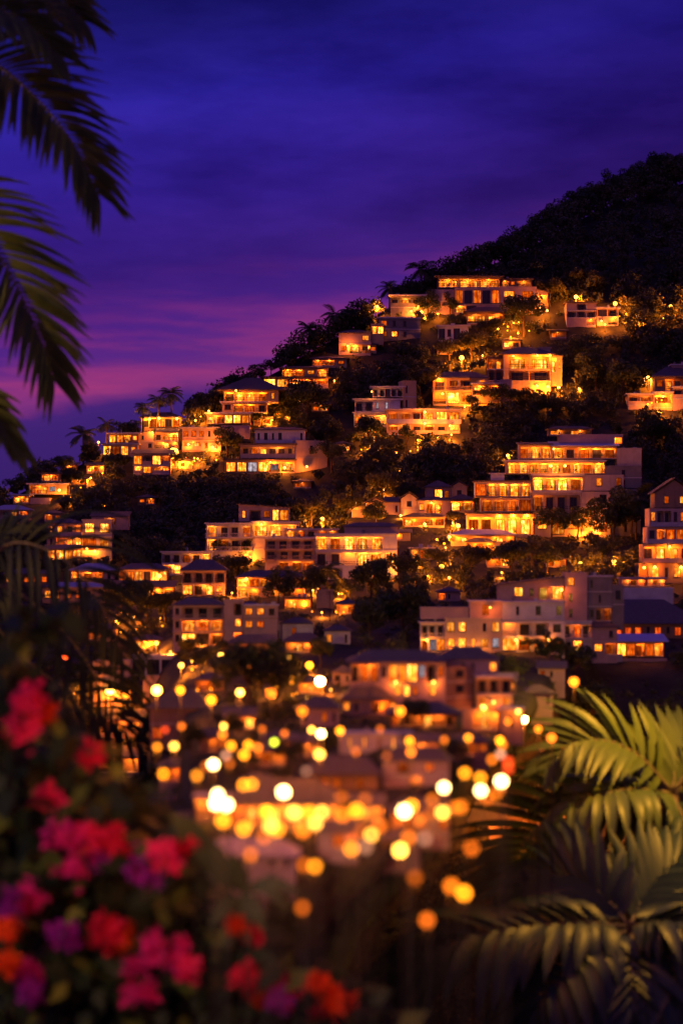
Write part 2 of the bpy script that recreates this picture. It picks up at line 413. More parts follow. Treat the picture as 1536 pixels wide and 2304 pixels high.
class Building:
    def __init__(s, name, label, cat, x, y, group=None, d=None, lamps=1.0):
        s.d = d if d else td(x, y) - .4
        s.o = Vector(P(x, y, s.d)); s.e = empty(name, s.o, label, cat, group)
        s.wall = MB(); s.wm = []; s.lampk = lamps; s.win = 0; s.plants = []
    def wmi(s, key):
        if key not in s.wm: s.wm.append(key)
        return s.wm.index(key)
    def finish(s):
        s.wall.build('wall', [M[k] for k in s.wm], s.e, s.o)
        for q in s.plants:
            o = bpy.data.objects.new('balcony_plant', quads_mesh('balcony_plant', q, [M['leaf_a']])); COL.objects.link(o); o.parent = s.e
    def block(s, x, y, fl='', ys=None, set=0, dep=55, a=0, roof='flat', wall='white', trim='slab', rise=12, ov=6, rail='bars', pl=0,
              bal='', bd=9, tile='tile', rec=None, xs=None, band=True, shade=1.0, lean=0):
        x0, x1 = x; yt, yb = y
        D = s.d + set * s.d / F; sc_ = D / F
        p0 = P(x0, yb, D); ca, sa = math.cos(R(a)), math.sin(R(a))
        u1 = (x1 - 768.0) / F
        Lm = (u1 * D - p0.x) / (ca - u1 * sa)
        W = Lm / sc_; H = yb - yt
        ex = Vector((ca, sa, 0)) * sc_; ey = Vector((-sa, ca, 0)) * sc_; ez = Vector((0, 0, sc_))
        pt = lambda u, v, q: p0 + ex * u + ey * v + ez * q
        def box(mb, u0, u1_, v0, v1, w0, w1, mi=0):
            if u1_ - u0 < 1e-3 or v1 - v0 < 1e-3 or w1 - w0 < 1e-3: return
            mb.hexa([pt(u0, v0, w0), pt(u1_, v0, w0), pt(u1_, v1, w0), pt(u0, v1, w0),
                     pt(u0, v0, w1), pt(u1_, v0, w1), pt(u1_, v1, w1), pt(u0, v1, w1)], mi)
        wm = s.wmi(wall); tm = s.wmi(trim); WB = s.wall
        RECTS.append((min(x0, x1) - 3, max(x0, x1) + 3, yt - 6, yb, D, D + dep * sc_))
        tw = 2.2
        rows_ = fl.split('/') if fl else ['.']
        nf = len(rows_)
        if ys: lv = [yb - q for q in ys][::-1]
        else: lv = [H * i / nf for i in range(nf + 1)]
        # shell
        box(WB, 0, tw, tw, dep, 0, H, wm); box(WB, W - tw, W, tw, dep, 0, H, wm); box(WB, tw, W - tw, dep - tw, dep, 0, H, wm)
        box(WB, tw, W - tw, tw, dep - tw, H - 1.6, H, wm)
        if pl: box(WB, .4, W - .4, .4, dep, -pl, -.02, wm)
        lights = []
        for fi, row in enumerate(rows_[::-1]):
            z0, z1 = lv[fi], lv[fi + 1]; h = z1 - z0
            n = len(row)
            box(WB, tw, W - tw, tw, dep - tw, z0, z0 + 1.4, tm)
            edges = [W * j / n for j in range(n + 1)]
            if xs and len(xs) == n + 1: edges = [W * (q - x0) / (x1 - x0) for q in xs]
            run = []
            for j, ch in enumerate(row):
                a0, a1 = edges[j], edges[j + 1]; cw = a1 - a0
                if ch == '.' or ch == ' ':
                    box(WB, a0, a1, 0, tw, z0, z1, wm); continue
                wf, s0, h0, kind, pm = OPEN[ch]
                if pm in ('pane', 'pane_bright') and ch != 'C':
                    x_ = VAR.random(); pm = None if x_ < .08 else 'pane_cool' if x_ < .09 else 'pane_dim' if x_ < .30 else pm
                ow = cw * wf
                if kind == 'w' and wf < .7: ow = min(ow, h * .8)
                if kind != 'w': ow = cw - max(1.6, cw * .05)
                b0 = (a0 + a1) / 2 - ow / 2; b1 = b0 + ow
                c0 = z0 + max(h * s0, 1.41 if kind != 'w' else 0); c1 = z0 + h * h0
                box(WB, a0, b0, 0, tw, z0, z1, wm); box(WB, b1, a1, 0, tw, z0, z1, wm)
                box(WB, b0, b1, 0, tw, c1, z1, wm)
                if kind == 'w': box(WB, b0, b1, 0, tw, z0, c0, wm)
                else: box(WB, b0, b1, 0, tw, z0, c0 - .02, tm)
                if kind == 'w':
                    s.window(box, b0, b1, c0, c1, 1.1, pm, max(1, int(round(ow / 9.0))))
                else:
                    rc = rec or min(h * .62, dep * .5)
                    box(WB, a0 + .01, a1 - .01, rc, rc + 1.5, z0 + 1.41, z1 - .02, wm)
                    if kind == 'o':
                        gw = ow * (.72 if ch != 'o' else .6); g0 = (a0 + a1) / 2 - gw / 2 + (rnd.random() - .5) * ow * .12
                        s.window(box, g0, g0 + gw, c0 + .1, z0 + h * .76, rc - .9, pm, max(1, int(round(gw / 8.0))), door=True)
                    # railing
                    if rail and not (bal and str(nf - 1 - fi) in bal):
                        rb = MB(); rh = min(h * .34, 10)
                        if rail == 'solid': box(rb, b0 + .03, b1 - .03, .3, 1.5, c0, c0 + rh)
                        elif rail == 'bars':
                            box(rb, b0 + .03, b1 - .03, .5, 1.2, c0 + rh - .8, c0 + rh)
                            q = b0 + .6
                            while q < b1 - .6:
                                box(rb, q, q + .5, .6, 1.1, c0 + .02, c0 + rh - .82); q += 2.6
                            box(rb, b0 + .03, b1 - .03, .55, 1.15, c0 + rh * .42, c0 + rh * .5)
                        if rb.v: rb.build('railing', M['rail'] if rail == 'bars' else M[wall], s.e, s.o)
                    if kind == 'o' and rnd.random() < .45:
                        pc = np.array(pt(rnd.uniform(b0 + 2, b1 - 2), rnd.uniform(2.5, max(3, rc * .5)), c0 + 5))
                        s.plants.append(leaf_quads(PRNG, [pc, pc + np.array([0, 0, 3 * sc_])], np.full((2, 3), rnd.uniform(2.5, 4.5) * sc_), 46, 2.6 * sc_) - np.array(s.o))
                    if ch in 'OPQd': run.append((a0, a1, z0, z1, rc, ch))
                    # end walls of a run of loggias
                    if j == 0 or row[j - 1] not in 'OPQod': box(WB, a0, a0 + .9, tw + .01, rc, z0 + 1.41, z1 - .02, wm) if j else None
                    if j < n - 1 and row[j + 1] not in 'OPQod': box(WB, a1 - .9, a1, tw + .01, rc, z0 + 1.41, z1 - .02, wm)
            i = 0
            while i < len(run):
                grp = [run[i]]
                if i + 1 < len(run) and abs(run[i + 1][0] - run[i][1]) < .1 and (run[i][1] - run[i][0]) < 24: grp.append(run[i + 1])
                a0 = grp[0][0]; a1 = grp[-1][1]; z1 = grp[0][3]; rc = grp[0][4]; um = (a0 + a1) / 2
                lb = MB(); box(lb, um - 1.3, um + 1.3, rc * .45, rc * .45 + 2.6, z1 - 2.6, z1 - 1.7)
                lo = lb.build('ceiling_lamp', M['lamp'], s.e, s.o)
                k = {'O': 1.0, 'P': 1.7, 'Q': 1.2, 'd': .35}[grp[0][5]]
                hh = grp[0][3] - grp[0][2]
                point_light(pt(um, rc * .45 + 1.3, z1 - 4.2), LIGHT_K * sc_ * sc_ * k * s.lampk * (hh / 26.0) ** 1.5, WARM[rnd.randrange(3)], .6 * sc_ * 2, s.e, s.o)
                i += len(grp)
            # thin projecting floor band
            if band and fi > 0: box(WB, -.6, W + .6, -1.0, -.01, z0 - .8, z0 + .9, tm)
            if bal and str(nf - 1 - fi) in bal:
                bb = MB(); box(bb, -2, W + 2, -bd, -.02, z0 - 1.0, z0 + 1.2)
                if rail == 'bars':
                    box(bb, -2, W + 2, -bd, -bd + .7, z0 + 9, z0 + 9.8); q = -1.5
                    while q < W + 1.5: box(bb, q, q + .5, -bd + .1, -bd + .6, z0 + 1.22, z0 + 8.98); q += 2.6
                else:
                    box(bb, -2, W + 2, -bd, -bd + 1.2, z0 + 1.22, z0 + 9); box(bb, -2, -.8, -bd + 1.22, -.02, z0 + 1.22, z0 + 9); box(bb, W + .8, W + 2, -bd + 1.22, -.02, z0 + 1.22, z0 + 9)
                bb.build('balcony', M[trim if rail != 'bars' else wall], s.e, s.o)
        s.roof(roof, pt, box, W, H, dep, rise, ov, tile, wall, lean)
        if roof in ('flat', 'slab') and W > 45 and rnd.random() < .75:
            for q in range(rnd.randrange(1, 4)):
                tk = MB(); u = rnd.uniform(W * .1, W * .85); v = rnd.uniform(dep * .3, dep * .7); h0 = H + (3.05 if roof == 'slab' else .05) + max(0, lean)
                if rnd.random() < .5:
                    r_ = rnd.uniform(2.2, 3.6); hh_ = rnd.uniform(5, 8)
                    tk.tube([pt(u, v, h0), pt(u, v, h0 + hh_), pt(u, v, h0 + hh_ + 1.2)], [r_ * sc_, r_ * sc_, r_ * .35 * sc_], 10)
                    tk.build('rooftop_tank', M['grey'], s.e, s.o)
                else:
                    w_ = rnd.uniform(4, 9); hh_ = rnd.uniform(4, 7)
                    box(tk, u, u + w_, v, v + 5, h0, h0 + hh_); box(tk, u - .5, u + w_ + .5, v - .5, v + 5.5, h0 + hh_ + .01, h0 + hh_ + .8)
                    tk.build('rooftop_unit', M['slab'], s.e, s.o)
        return pt, W, H
    def window(s, box, b0, b1, c0, c1, v, pm, nm, door=False):
        fr = MB(); t = min(.9, (b1 - b0) * .12)
        box(fr, b0, b0 + t, v - .25, v + .5, c0, c1); box(fr, b1 - t, b1, v - .25, v + .5, c0, c1)
        box(fr, b0 + t, b1 - t, v - .25, v + .5, c1 - t, c1); box(fr, b0 + t, b1 - t, v - .25, v + .5, c0, c0 + t)
        for k in range(1, nm):
            q = b0 + (b1 - b0) * k / nm; box(fr, q - .3, q + .3, v - .2, v + .4, c0 + t, c1 - t)
        if not door: box(fr, b0 - .8, b1 + .8, -.9, -.02, c0 - 1.2, c0 - .2)
        f = fr.build('glazed_door' if door else 'window', M['frame'], s.e, s.o)
        pb = MB(); box(pb, b0 + t * .9, b1 - t * .9, v + .05, v + .3, c0 + t * .9, c1 - t * .9)
        pb.build('pane', M[pm] if pm else M['glass'], f, s.o); s.win += 1
        f.parent = s.e
        f.children[0].location = (0, 0, 0)
    def roof(s, kind, pt, box, W, H, D, rise, ov, tile, wall, lean):
        if kind in (None, 'none'): return
        rb = MB(); mats = [M[tile]]
        if kind == 'flat':
            h = 4.0; mats = [M[wall]]
            box(rb, -.7, W + .7, -.7, 1.5, H + .02, H + h); box(rb, -.7, 1.5, 1.52, D, H + .02, H + h); box(rb, W - 1.5, W + .7, 1.52, D, H + .02, H + h)
            box(rb, 1.52, W - 1.52, D - 1.5, D, H + .02, H + h)
        elif kind == 'slab':
            mats = [M['slab' if tile == 'tile' else tile]]
            rb.hexa([pt(-ov, -ov, H + .02), pt(W + ov, -ov, H + .02 + lean), pt(W + ov, D, H + .02 + lean), pt(-ov, D, H + .02),
                     pt(-ov, -ov, H + 3), pt(W + ov, -ov, H + 3 + lean), pt(W + ov, D, H + 3 + lean), pt(-ov, D, H + 3)])
        elif kind in ('hip', 'pyr'):
            x0, x1, y0, y1 = -ov, W + ov, -ov, D + ov
            m = min((x1 - x0), (y1 - y0)) / 2.0
            if kind == 'pyr': rx0 = rx1 = (x0 + x1) / 2; ry = (y0 + y1) / 2; ry1 = ry
            elif (x1 - x0) >= (y1 - y0): rx0, rx1 = x0 + m, x1 - m; ry = ry1 = (y0 + y1) / 2
            else: rx0 = rx1 = (x0 + x1) / 2; ry = y0 + m; ry1 = y1 - m
            t = 1.8; h0 = H + .02
            vs = [pt(x0, y0, h0), pt(x1, y0, h0), pt(x1, y1, h0), pt(x0, y1, h0), pt(x0, y0, h0 + t), pt(x1, y0, h0 + t), pt(x1, y1, h0 + t), pt(x0, y1, h0 + t)]
            if rx1 - rx0 > .5:
                vs += [pt(rx0, ry, h0 + t + rise), pt(rx1, ry, h0 + t + rise)]
                f_ = [(4, 5, 9, 8), (5, 6, 9), (6, 7, 8, 9), (7, 4, 8)]
            else:
                vs += [pt(rx0, ry, h0 + t + rise), pt(rx0, ry1, h0 + t + rise)]
                f_ = [(4, 5, 8), (5, 6, 9, 8), (6, 7, 9), (7, 4, 8, 9)] if ry1 - ry > .5 else [(4, 5, 8), (5, 6, 8), (6, 7, 8), (7, 4, 8)]
            rb.add(vs, [(3, 2, 1, 0), (0, 1, 5, 4), (1, 2, 6, 5), (2, 3, 7, 6), (3, 0, 4, 7)] + f_)
        elif kind in ('gable', 'gablef', 'shed', 'shedx', 'shedl'):
            t = 1.8; h0 = H + .02
            wm = s.wmi(wall)
            if kind == 'gable':      # ridge along the facade
                for (v0, v1, q0, q1) in ((-ov, D / 2, 0, rise), (D / 2, D + ov, rise, 0)):
                    rb.hexa([pt(-ov, v0, h0 + q0), pt(W + ov, v0, h0 + q0), pt(W + ov, v1, h0 + q1), pt(-ov, v1, h0 + q1),
                             pt(-ov, v0, h0 + q0 + t), pt(W + ov, v0, h0 + q0 + t), pt(W + ov, v1, h0 + q1 + t), pt(-ov, v1, h0 + q1 + t)])
                for u in (0, W - 1.5):
                    r_ = rise * (D / 2) / (D / 2 + ov)
                    s.wall.add([pt(u, 0, H), pt(u + 1.5, 0, H), pt(u + 1.5, D, H), pt(u, D, H), pt(u, D / 2, H + r_ - .1), pt(u + 1.5, D / 2, H + r_ - .1)],
                               [(0, 1, 5, 4), (1, 2, 5), (2, 3, 4, 5), (3, 0, 4)], wm)
            elif kind == 'gablef':   # gable towards the viewer
                for (u0, u1, q0, q1) in ((-ov, W / 2, 0, rise), (W / 2, W + ov, rise, 0)):
                    rb.hexa([pt(u0, -ov, h0 + q0), pt(u1, -ov, h0 + q1), pt(u1, D, h0 + q1), pt(u0, D, h0 + q0),
                             pt(u0, -ov, h0 + q0 + t), pt(u1, -ov, h0 + q1 + t), pt(u1, D, h0 + q1 + t), pt(u0, D, h0 + q0 + t)])
                r_ = rise * (W / 2) / (W / 2 + ov)
                for v in (0, D - 1.5):
                    s.wall.add([pt(0, v, H), pt(W, v, H), pt(W, v + 1.5, H), pt(0, v + 1.5, H), pt(W / 2, v, H + r_ - .1), pt(W / 2, v + 1.5, H + r_ - .1)],
                               [(0, 1, 4), (1, 2, 5, 4), (2, 3, 5), (3, 0, 4, 5)], wm)
            elif kind == 'shed':     # low in front, high behind
                rb.hexa([pt(-ov, -ov, h0), pt(W + ov, -ov, h0), pt(W + ov, D, h0 + rise), pt(-ov, D, h0 + rise),
                         pt(-ov, -ov, h0 + t), pt(W + ov, -ov, h0 + t), pt(W + ov, D, h0 + rise + t), pt(-ov, D, h0 + rise + t)])
                r0_ = rise * ov / (D + ov)
                for u in (0, W - 1.5):
                    s.wall.hexa([pt(u, 0, H), pt(u + 1.5, 0, H), pt(u + 1.5, D - .1, H), pt(u, D - .1, H),
                                 pt(u, 0, H + r0_ * .9), pt(u + 1.5, 0, H + r0_ * .9), pt(u + 1.5, D - .1, H + rise - .3), pt(u, D - .1, H + rise - .3)], wm)
            else:                    # shedx: rising to the right, shedl: rising to the left
                q0, q1 = (0, rise) if kind == 'shedx' else (rise, 0)
                rb.hexa([pt(-ov, -ov, h0 + q0), pt(W + ov, -ov, h0 + q1), pt(W + ov, D, h0 + q1), pt(-ov, D, h0 + q0),
                         pt(-ov, -ov, h0 + q0 + t), pt(W + ov, -ov, h0 + q1 + t), pt(W + ov, D, h0 + q1 + t), pt(-ov, D, h0 + q0 + t)])
                k0 = ov / (W + 2 * ov); l0 = q0 + (q1 - q0) * k0; l1 = q1 + (q0 - q1) * k0
                s.wall.hexa([pt(0, .3, H), pt(W, .3, H), pt(W, 1.9, H), pt(0, 1.9, H), pt(0, .3, H + l0 - .2), pt(W, .3, H + l1 - .2), pt(W, 1.9, H + l1 - .2), pt(0, 1.9, H + l0 - .2)], wm)
        rb.build('roof', mats, s.e, s.o)
    def lampx(s, px, py, r=2.2, k=1.0, set=-4, mat=None):
        """a round lamp fixed to the house, with a short bracket"""
        D = s.d + set * s.d / F; q = D / F; c_ = P(px, py, D)
        b = MB(); b.sphere(c_, r * q, 10, 7, 0); b.tube([c_ + Vector((0, r * q * .8, 0)), c_ + Vector((0, (abs(set) + 1) * q, 0))], .5 * q, 6, 1)
        b.build('wall_lamp', [mat or M['lamp'], M['rail']], s.e, s.o)
        point_light(c_ + Vector((0, -(r + 1.5) * q, -r * q)), LIGHT_K * q * q * k * 1.6, WARM[rnd.randrange(3)], 1.2 * q, s.e, s.o)
    def post(s, px, y0, y1, w=1.6, set=-5, mat='wall'):
        D = s.d + set * s.d / F; q = D / F; b = MB()
        b.tube([P(px, y1, D), P(px, y0, D)], w * q * .5, 8); b.build('post', M['slab'], s.e, s.o)
    def chimney(s, x, y, set=20, dep=10, wall='cream'):
        D = s.d + set * s.d / F; q = D / F; p0 = P(x[0], y[1], D); w_ = (x[1] - x[0]) * q; h_ = (y[1] - y[0]) * q; dd = dep * q
        b = MB(); V_ = lambda a, b_, c_: p0 + Vector((a * w_, b_ * dd, c_ * h_))
        b.hexa([V_(0, 0, 0), V_(1, 0, 0), V_(1, 1, 0), V_(0, 1, 0), V_(0, 0, .9), V_(1, 0, .9), V_(1, 1, .9), V_(0, 1, .9)])
        b.hexa([V_(-.12, -.12, .9), V_(1.12, -.12, .9), V_(1.12, 1.12, .9), V_(-.12, 1.12, .9), V_(-.12, -.12, 1), V_(1.12, -.12, 1), V_(1.12, 1.12, 1), V_(-.12, 1.12, 1)])
        b.build('chimney', M[wall], s.e, s.o)

def house(name, label, cat, x, y, blocks, group=None, lamps=1.0, ext=(), d=None, chim=()):
    B = Building(name, label, cat, x, y, group, d, lamps)
    for b in blocks: B.block(**b)
    for e in ext: B.lampx(*e)
    for c_ in chim: B.chimney(*c_)
    B.finish()
    return B
D_ = dict
# ---- the upper hill
house('villa', 'long flat-roofed villa with a lit open terrace on the hilltop, highest house of all', 'villa', 1090, 706, [
    D_(x=(1022, 1124), y=(648, 704), fl='HgHgH/Pg..', ys=[648, 685, 704], wall='rose', roof='none', pl=14, dep=60, trim='cream'),
    D_(x=(1124, 1206), y=(648, 706), fl='LL/..', ys=[648, 678, 706], wall='rose', roof='flat', pl=14, dep=60, a=5),
    D_(x=(985, 1124), y=(624, 647), fl='OOPOPO', set=6, wall='ochre', roof='slab', tile='thatch', ov=9, dep=50, pl=0, rec=18),
    D_(x=(1127, 1196), y=(629, 647), fl='OLQQ', set=10, wall='brown', roof='slab', tile='thatch', ov=4, dep=40),
    D_(x=(970, 1022), y=(651, 704), fl='../..', set=4, wall='rose', roof='none', pl=14, dep=50),
    D_(x=(878, 969), y=(666, 692), fl='oOod', set=-4, wall='grey', roof='slab', ov=5, dep=40, rail='solid', pl=24),
    D_(x=(1207, 1232), y=(658, 700), fl='Q', set=12, wall='ochre', roof='shedl', rise=8, ov=2, dep=30, pl=10)],
    ext=[(940, 690, 3, 2.0), (948, 702, 3, 1.6), (1213, 692, 2.6, 2), (1230, 699, 2.4, 1.6)])
house('pavilion', 'small glass pavilion with a dark hipped roof below the hilltop villa', 'pavilion', 1095, 728, [
    D_(x=(1050, 1142), y=(703, 728), fl='OPPO', wall='brown', roof='hip', rise=13, ov=8, dep=40, pl=14)])
house('house', 'unlit grey stone house with two small lit windows left of the white cottage', 'house', 905, 764, [
    D_(x=(852, 945), y=(716, 764), fl='Dnn./DLn.', wall='grey', roof='slab', ov=3, a=6, dep=45, pl=14)])
house('cottage', 'small white flat-roofed cottage with dark windows between trees on the upper hill', 'cottage', 1020, 766, [
    D_(x=(985, 1052), y=(735, 766), fl='gKg.', wall='white', roof='slab', ov=6, a=-6, dep=45, pl=12)])
house('house', 'dark flat-roofed house with a garage glow beside the street lamps near the dark wood', 'house', 1320, 732, [
    D_(x=(1274, 1340), y=(682, 732), fl='.o./ooo/..Q', wall='rose', roof='slab', tile='thatch', ov=4, dep=45, pl=12),
    D_(x=(1342, 1390), y=(694, 732), fl='go/.Q', wall='rose', roof='slab', ov=5, dep=40, set=4, pl=12)], ext=[(1352, 722, 2, 1.5)])
house('villa', 'two-storey villa with a dark pyramid roof and a pale chimney block on the right', 'villa', 1185, 884, [
    D_(x=(1132, 1238), y=(798, 884), fl='.PP/.oo/...', ys=[798, 831, 857, 884], wall='ochre', roof='hip', rise=19, ov=10, dep=70, pl=16, xs=[1132, 1143, 1190, 1238], trim='cream'),
    D_(x=(1239, 1264), y=(802, 838), fl='PN', set=8, wall='ochre', roof='slab', ov=2, dep=35, tile='thatch', pl=30),
    D_(x=(1096, 1131), y=(805, 857), fl='dO/oo', set=8, wall='brown', roof='slab', tile='thatch', ov=3, dep=40, pl=20)],
    ext=[(1208, 800, 2.2, 2), (1237, 800, 2.2, 2), (1154, 801, 1.8, 1), (1232, 870, 3, 2.2), (1207, 868, 2.4, 1.6)], chim=[((1213, 1237), (781, 797), 24, 20)])
house('house', 'low two-storey house with a brown hipped roof left of the pyramid-roofed villa', 'house', 1035, 910, [
    D_(x=(974, 1096), y=(851, 910), fl='PLod/QHGG', ys=[851, 879, 910], wall='ochre', roof='hip', rise=16, ov=5, dep=55, pl=14, rail='bars', bal='0', bd=6),
    D_(x=(1062, 1126), y=(864, 890), fl='POO', set=-10, wall='ochre', roof='slab', ov=5, dep=30, pl=16),
    D_(x=(1126, 1150), y=(858, 890), fl='..', set=-8, wall='rose', roof='flat', dep=26, pl=16)],
    ext=[(987, 852, 1.8, 1.6), (995, 886, 2.4, 2), (1083, 870, 2, 2)])
house('villa', 'white modern villa of three stepped floors with flat overhanging roofs above the ravine', 'villa', 860, 958, [
    D_(x=(838, 906), y=(872, 893), fl='oogoo', set=22, wall='white', roof='slab', ov=7, dep=40, tile='slab'),
    D_(x=(907, 936), y=(860, 925), fl='n./n.', set=16, a=14, wall='ochre', roof='flat', dep=40, pl=30),
    D_(x=(798, 900), y=(900, 926), fl='ooCC.', set=8, wall='white', roof='slab', ov=6, dep=50),
    D_(x=(796, 900), y=(930, 958), fl='dOPPO', wall='white', roof='slab', ov=4, dep=60, pl=16)],
    ext=[(836, 881, 1.8, 1), (873, 944, 2.4, 1.4)])
house('house', 'long house with lavender parapets and a lit ground floor below the white modern villa', 'house', 955, 978, [
    D_(x=(872, 1034), y=(922, 978), fl='ddoLHG/OOoOoP', ys=[922, 952, 978], wall='rose', roof='slab', ov=4, dep=50, pl=16, rail='solid', a=4, trim='white', bal='0', bd=4)],
    ext=[(955, 927, 2.6, 2), (955, 953, 2.6, 2), (1012, 958, 2.4, 2)])
house('villa', 'white corner villa with two glowing lower floors and a crenellated side wall', 'villa', 610, 1062, [
    D_(x=(574, 686), y=(968, 997), fl='nKnK..n', set=16, wall='white', roof='hip', rise=7, ov=4, dep=50),
    D_(x=(541, 664), y=(1001, 1032), fl='odPOOo', set=3, wall='cream', roof='slab', tile='thatch', ov=5, dep=60, trim='thatch', rail='solid'),
    D_(x=(507, 664), y=(1036, 1063), fl='GGGHPP', xs=[507, 532, 556, 580, 604, 632, 664], wall='ochre', roof='slab', tile='thatch', ov=4, dep=64, pl=16, rail=None),
    D_(x=(665, 736), y=(994, 1063), fl='.n./...', wall='cream', roof='flat', dep=50, a=24, pl=20, set=2)],
    ext=[(690, 1050, 2.4, 2.4), (640, 1052, 3, 2.2), (608, 1040, 2, 1.5)])
house('villa', 'tall villa with a big brown pyramid roof standing on the ridge against the sky', 'villa', 545, 984, [
    D_(x=(503, 626), y=(879, 904), fl='PPOPN', wall='ochre', roof='hip', tile='thatch', rise=32, ov=15, dep=95, set=22),
    D_(x=(500, 600), y=(906, 928), fl='LOPo', wall='ochre', roof='slab', ov=5, dep=50, set=14),
    D_(x=(466, 562), y=(931, 954), fl='PdHHG', wall='ochre', roof='slab', ov=5, dep=60, set=6),
    D_(x=(498, 562), y=(957, 984), fl='...', wall='rose', roof='none', dep=60, pl=18)],
    ext=[(531, 879, 2.4, 2), (470, 925, 2.4, 1.6), (440, 946, 2.4, 2.2)])
house('house', 'low terraced house with two tiers of brown eaves above the pyramid-roofed ridge villa', 'house', 665, 872, [
    D_(x=(634, 738), y=(829, 848), fl='OPLO', set=12, wall='ochre', roof='hip', tile='thatch', rise=6, ov=6, dep=50),
    D_(x=(592, 738), y=(850, 872), fl='HGPPO', wall='ochre', roof='slab', tile='thatch', ov=6, dep=50, pl=16, rail='solid')], ext=[(752, 856, 2.4, 2.2)])
house('house', 'small dark-roofed house with one lit veranda high on the left ridge', 'house', 742, 824, [
    D_(x=(702, 780), y=(808, 824), fl='OPL', wall='ochre', roof='hip', rise=7, ov=6, dep=45, pl=14)])
house('house', 'cream two-storey house with a lit arch room beside the grey stone house', 'house', 800, 796, [
    D_(x=(762, 834), y=(750, 796), fl='..L/LPo', wall='cream', roof='hip', rise=9, ov=4, dep=45, pl=14),
    D_(x=(835, 863), y=(732, 752), fl='PH', set=10, wall='ochre', roof='flat', dep=30, pl=24)], ext=[(782, 778, 2, 2)])
house('house', 'hillside house with a lavender parapet and one glowing veranda at the right frame edge', 'house', 1480, 918, [
    D_(x=(1472, 1560), y=(848, 880), fl='LOoo', set=14, wall='brown', roof='hip', rise=24, ov=8, dep=60),
    D_(x=(1510, 1575), y=(822, 846), fl='..', set=40, wall='rose', roof='slab', ov=3, dep=30),
    D_(x=(1412, 1468), y=(888, 912), fl='od', wall='rose', roof='slab', ov=5, dep=45, pl=14, rail='solid'),
    D_(x=(1469, 1512), y=(884, 918), fl='P', set=-2, wall='ochre', roof='slab', ov=3, dep=45, pl=16, rail='solid', trim='white'),
    D_(x=(1513, 1570), y=(872, 922), fl='oo/..', set=-4, wall='rose', roof='slab', ov=3, dep=45, pl=16, rail='solid')], ext=[(1490, 892, 2.4, 1.4)])
# ---- left ridge cluster
house('house', 'curtained dining house with a low hipped roof under the ridge palms', 'house', 362, 962, [
    D_(x=(318, 406), y=(940, 962), fl='PHGHH', wall='ochre', roof='hip', rise=13, ov=5, dep=50, pl=14)], ext=[(337, 943, 3, 2), (358, 941, 3, 2), (398, 942, 3, 2)])
house('house', 'stepped two-storey house with yellow glass fronts at the left end of the ridge terrace', 'house', 275, 1026, [
    D_(x=(245, 312), y=(976, 997), fl='GGPL', set=12, wall='brown', roof='slab', ov=5, dep=45),
    D_(x=(232, 310), y=(1000, 1026), fl='HGGL', wall='rose', roof='slab', ov=4, dep=45, pl=18)])
house('house', 'cream house with a sloping tiled roof in the middle of the ridge terrace', 'house', 355, 1012, [
    D_(x=(313, 346), y=(976, 1012), fl='n./.K', wall='cream', roof='shedx', rise=9, ov=4, dep=45, pl=16),
    D_(x=(347, 402), y=(973, 1010), fl='oOd/QPQ', set=6, wall='cream', roof='shed', rise=11, ov=5, dep=45, pl=16)], ext=[(343, 973, 2, 1.4)])
house('house', 'two-storey house with a tiled lean-to roof just below the big glaring lamp', 'house', 345, 1066, [
    D_(x=(300, 384), y=(1022, 1066), fl='GoHd/PGOO', ys=[1022, 1047, 1066], wall='rose', roof='shed', rise=12, ov=6, dep=45, pl=18, rail='solid')])
house('house', 'long dark-parapet house stepping down to the right of the ridge terrace lamp', 'house', 452, 1014, [
    D_(x=(410, 497), y=(964, 1014), fl='DDDno/QPNN', wall='rose', roof='slab', ov=6, dep=50, pl=18, trim='brown', rail='solid')], ext=[(424, 1000, 2.4, 2), (478, 1006, 2.4, 2)])
house('house', 'white stepped house with three thin lit canopies at the left edge of the hill', 'house', 95, 1132, [
    D_(x=(93, 134), y=(1066, 1083), fl='PP', set=26, wall='ochre', roof='slab', ov=5, dep=36, tile='thatch'),
    D_(x=(66, 150), y=(1090, 1112), fl='OPL.', set=14, wall='ochre', roof='slab', ov=6, dep=50),
    D_(x=(30, 66), y=(1115, 1132), fl='PO', wall='ochre', roof='slab', ov=5, dep=36, pl=14),
    D_(x=(67, 112), y=(1120, 1166), fl='../L.', wall='rose', roof='none', dep=40, pl=16)], ext=[(134, 1103, 3, 2.4)])
house('house', 'lavender house with a tent-shaped pale roof cut off by the left frame edge', 'house', 25, 1186, [
    D_(x=(-20, 64), y=(1148, 1186), fl='ooLd/.dO.', wall='rose', roof='hip', tile='lav', rise=11, ov=6, dep=50, pl=16, rail='solid')])
house('apartment_building', 'cream three-storey apartment house with curved lavender balconies on the lower left slope', 'apartment building', 175, 1262, [
    D_(x=(106, 184), y=(1178, 1262), fl='NLod/nOOP/GHGP', wall='rose', roof='hip', rise=10, ov=5, dep=60, pl=18, rail='solid', bal='01', bd=16, trim='rose'),
    D_(x=(185, 252), y=(1172, 1262), fl='BB/HL/..', ys=[1172, 1207, 1240, 1262], wall='cream', roof='flat', dep=60, pl=18, a=3),
    D_(x=(206, 288), y=(1163, 1182), fl='nd.', set=30, wall='rose', roof='shed', rise=12, ov=4, dep=40, pl=10, tile='thatch')],
    ext=[(196, 1234, 3, 2.4), (214, 1240, 2.6, 2)])
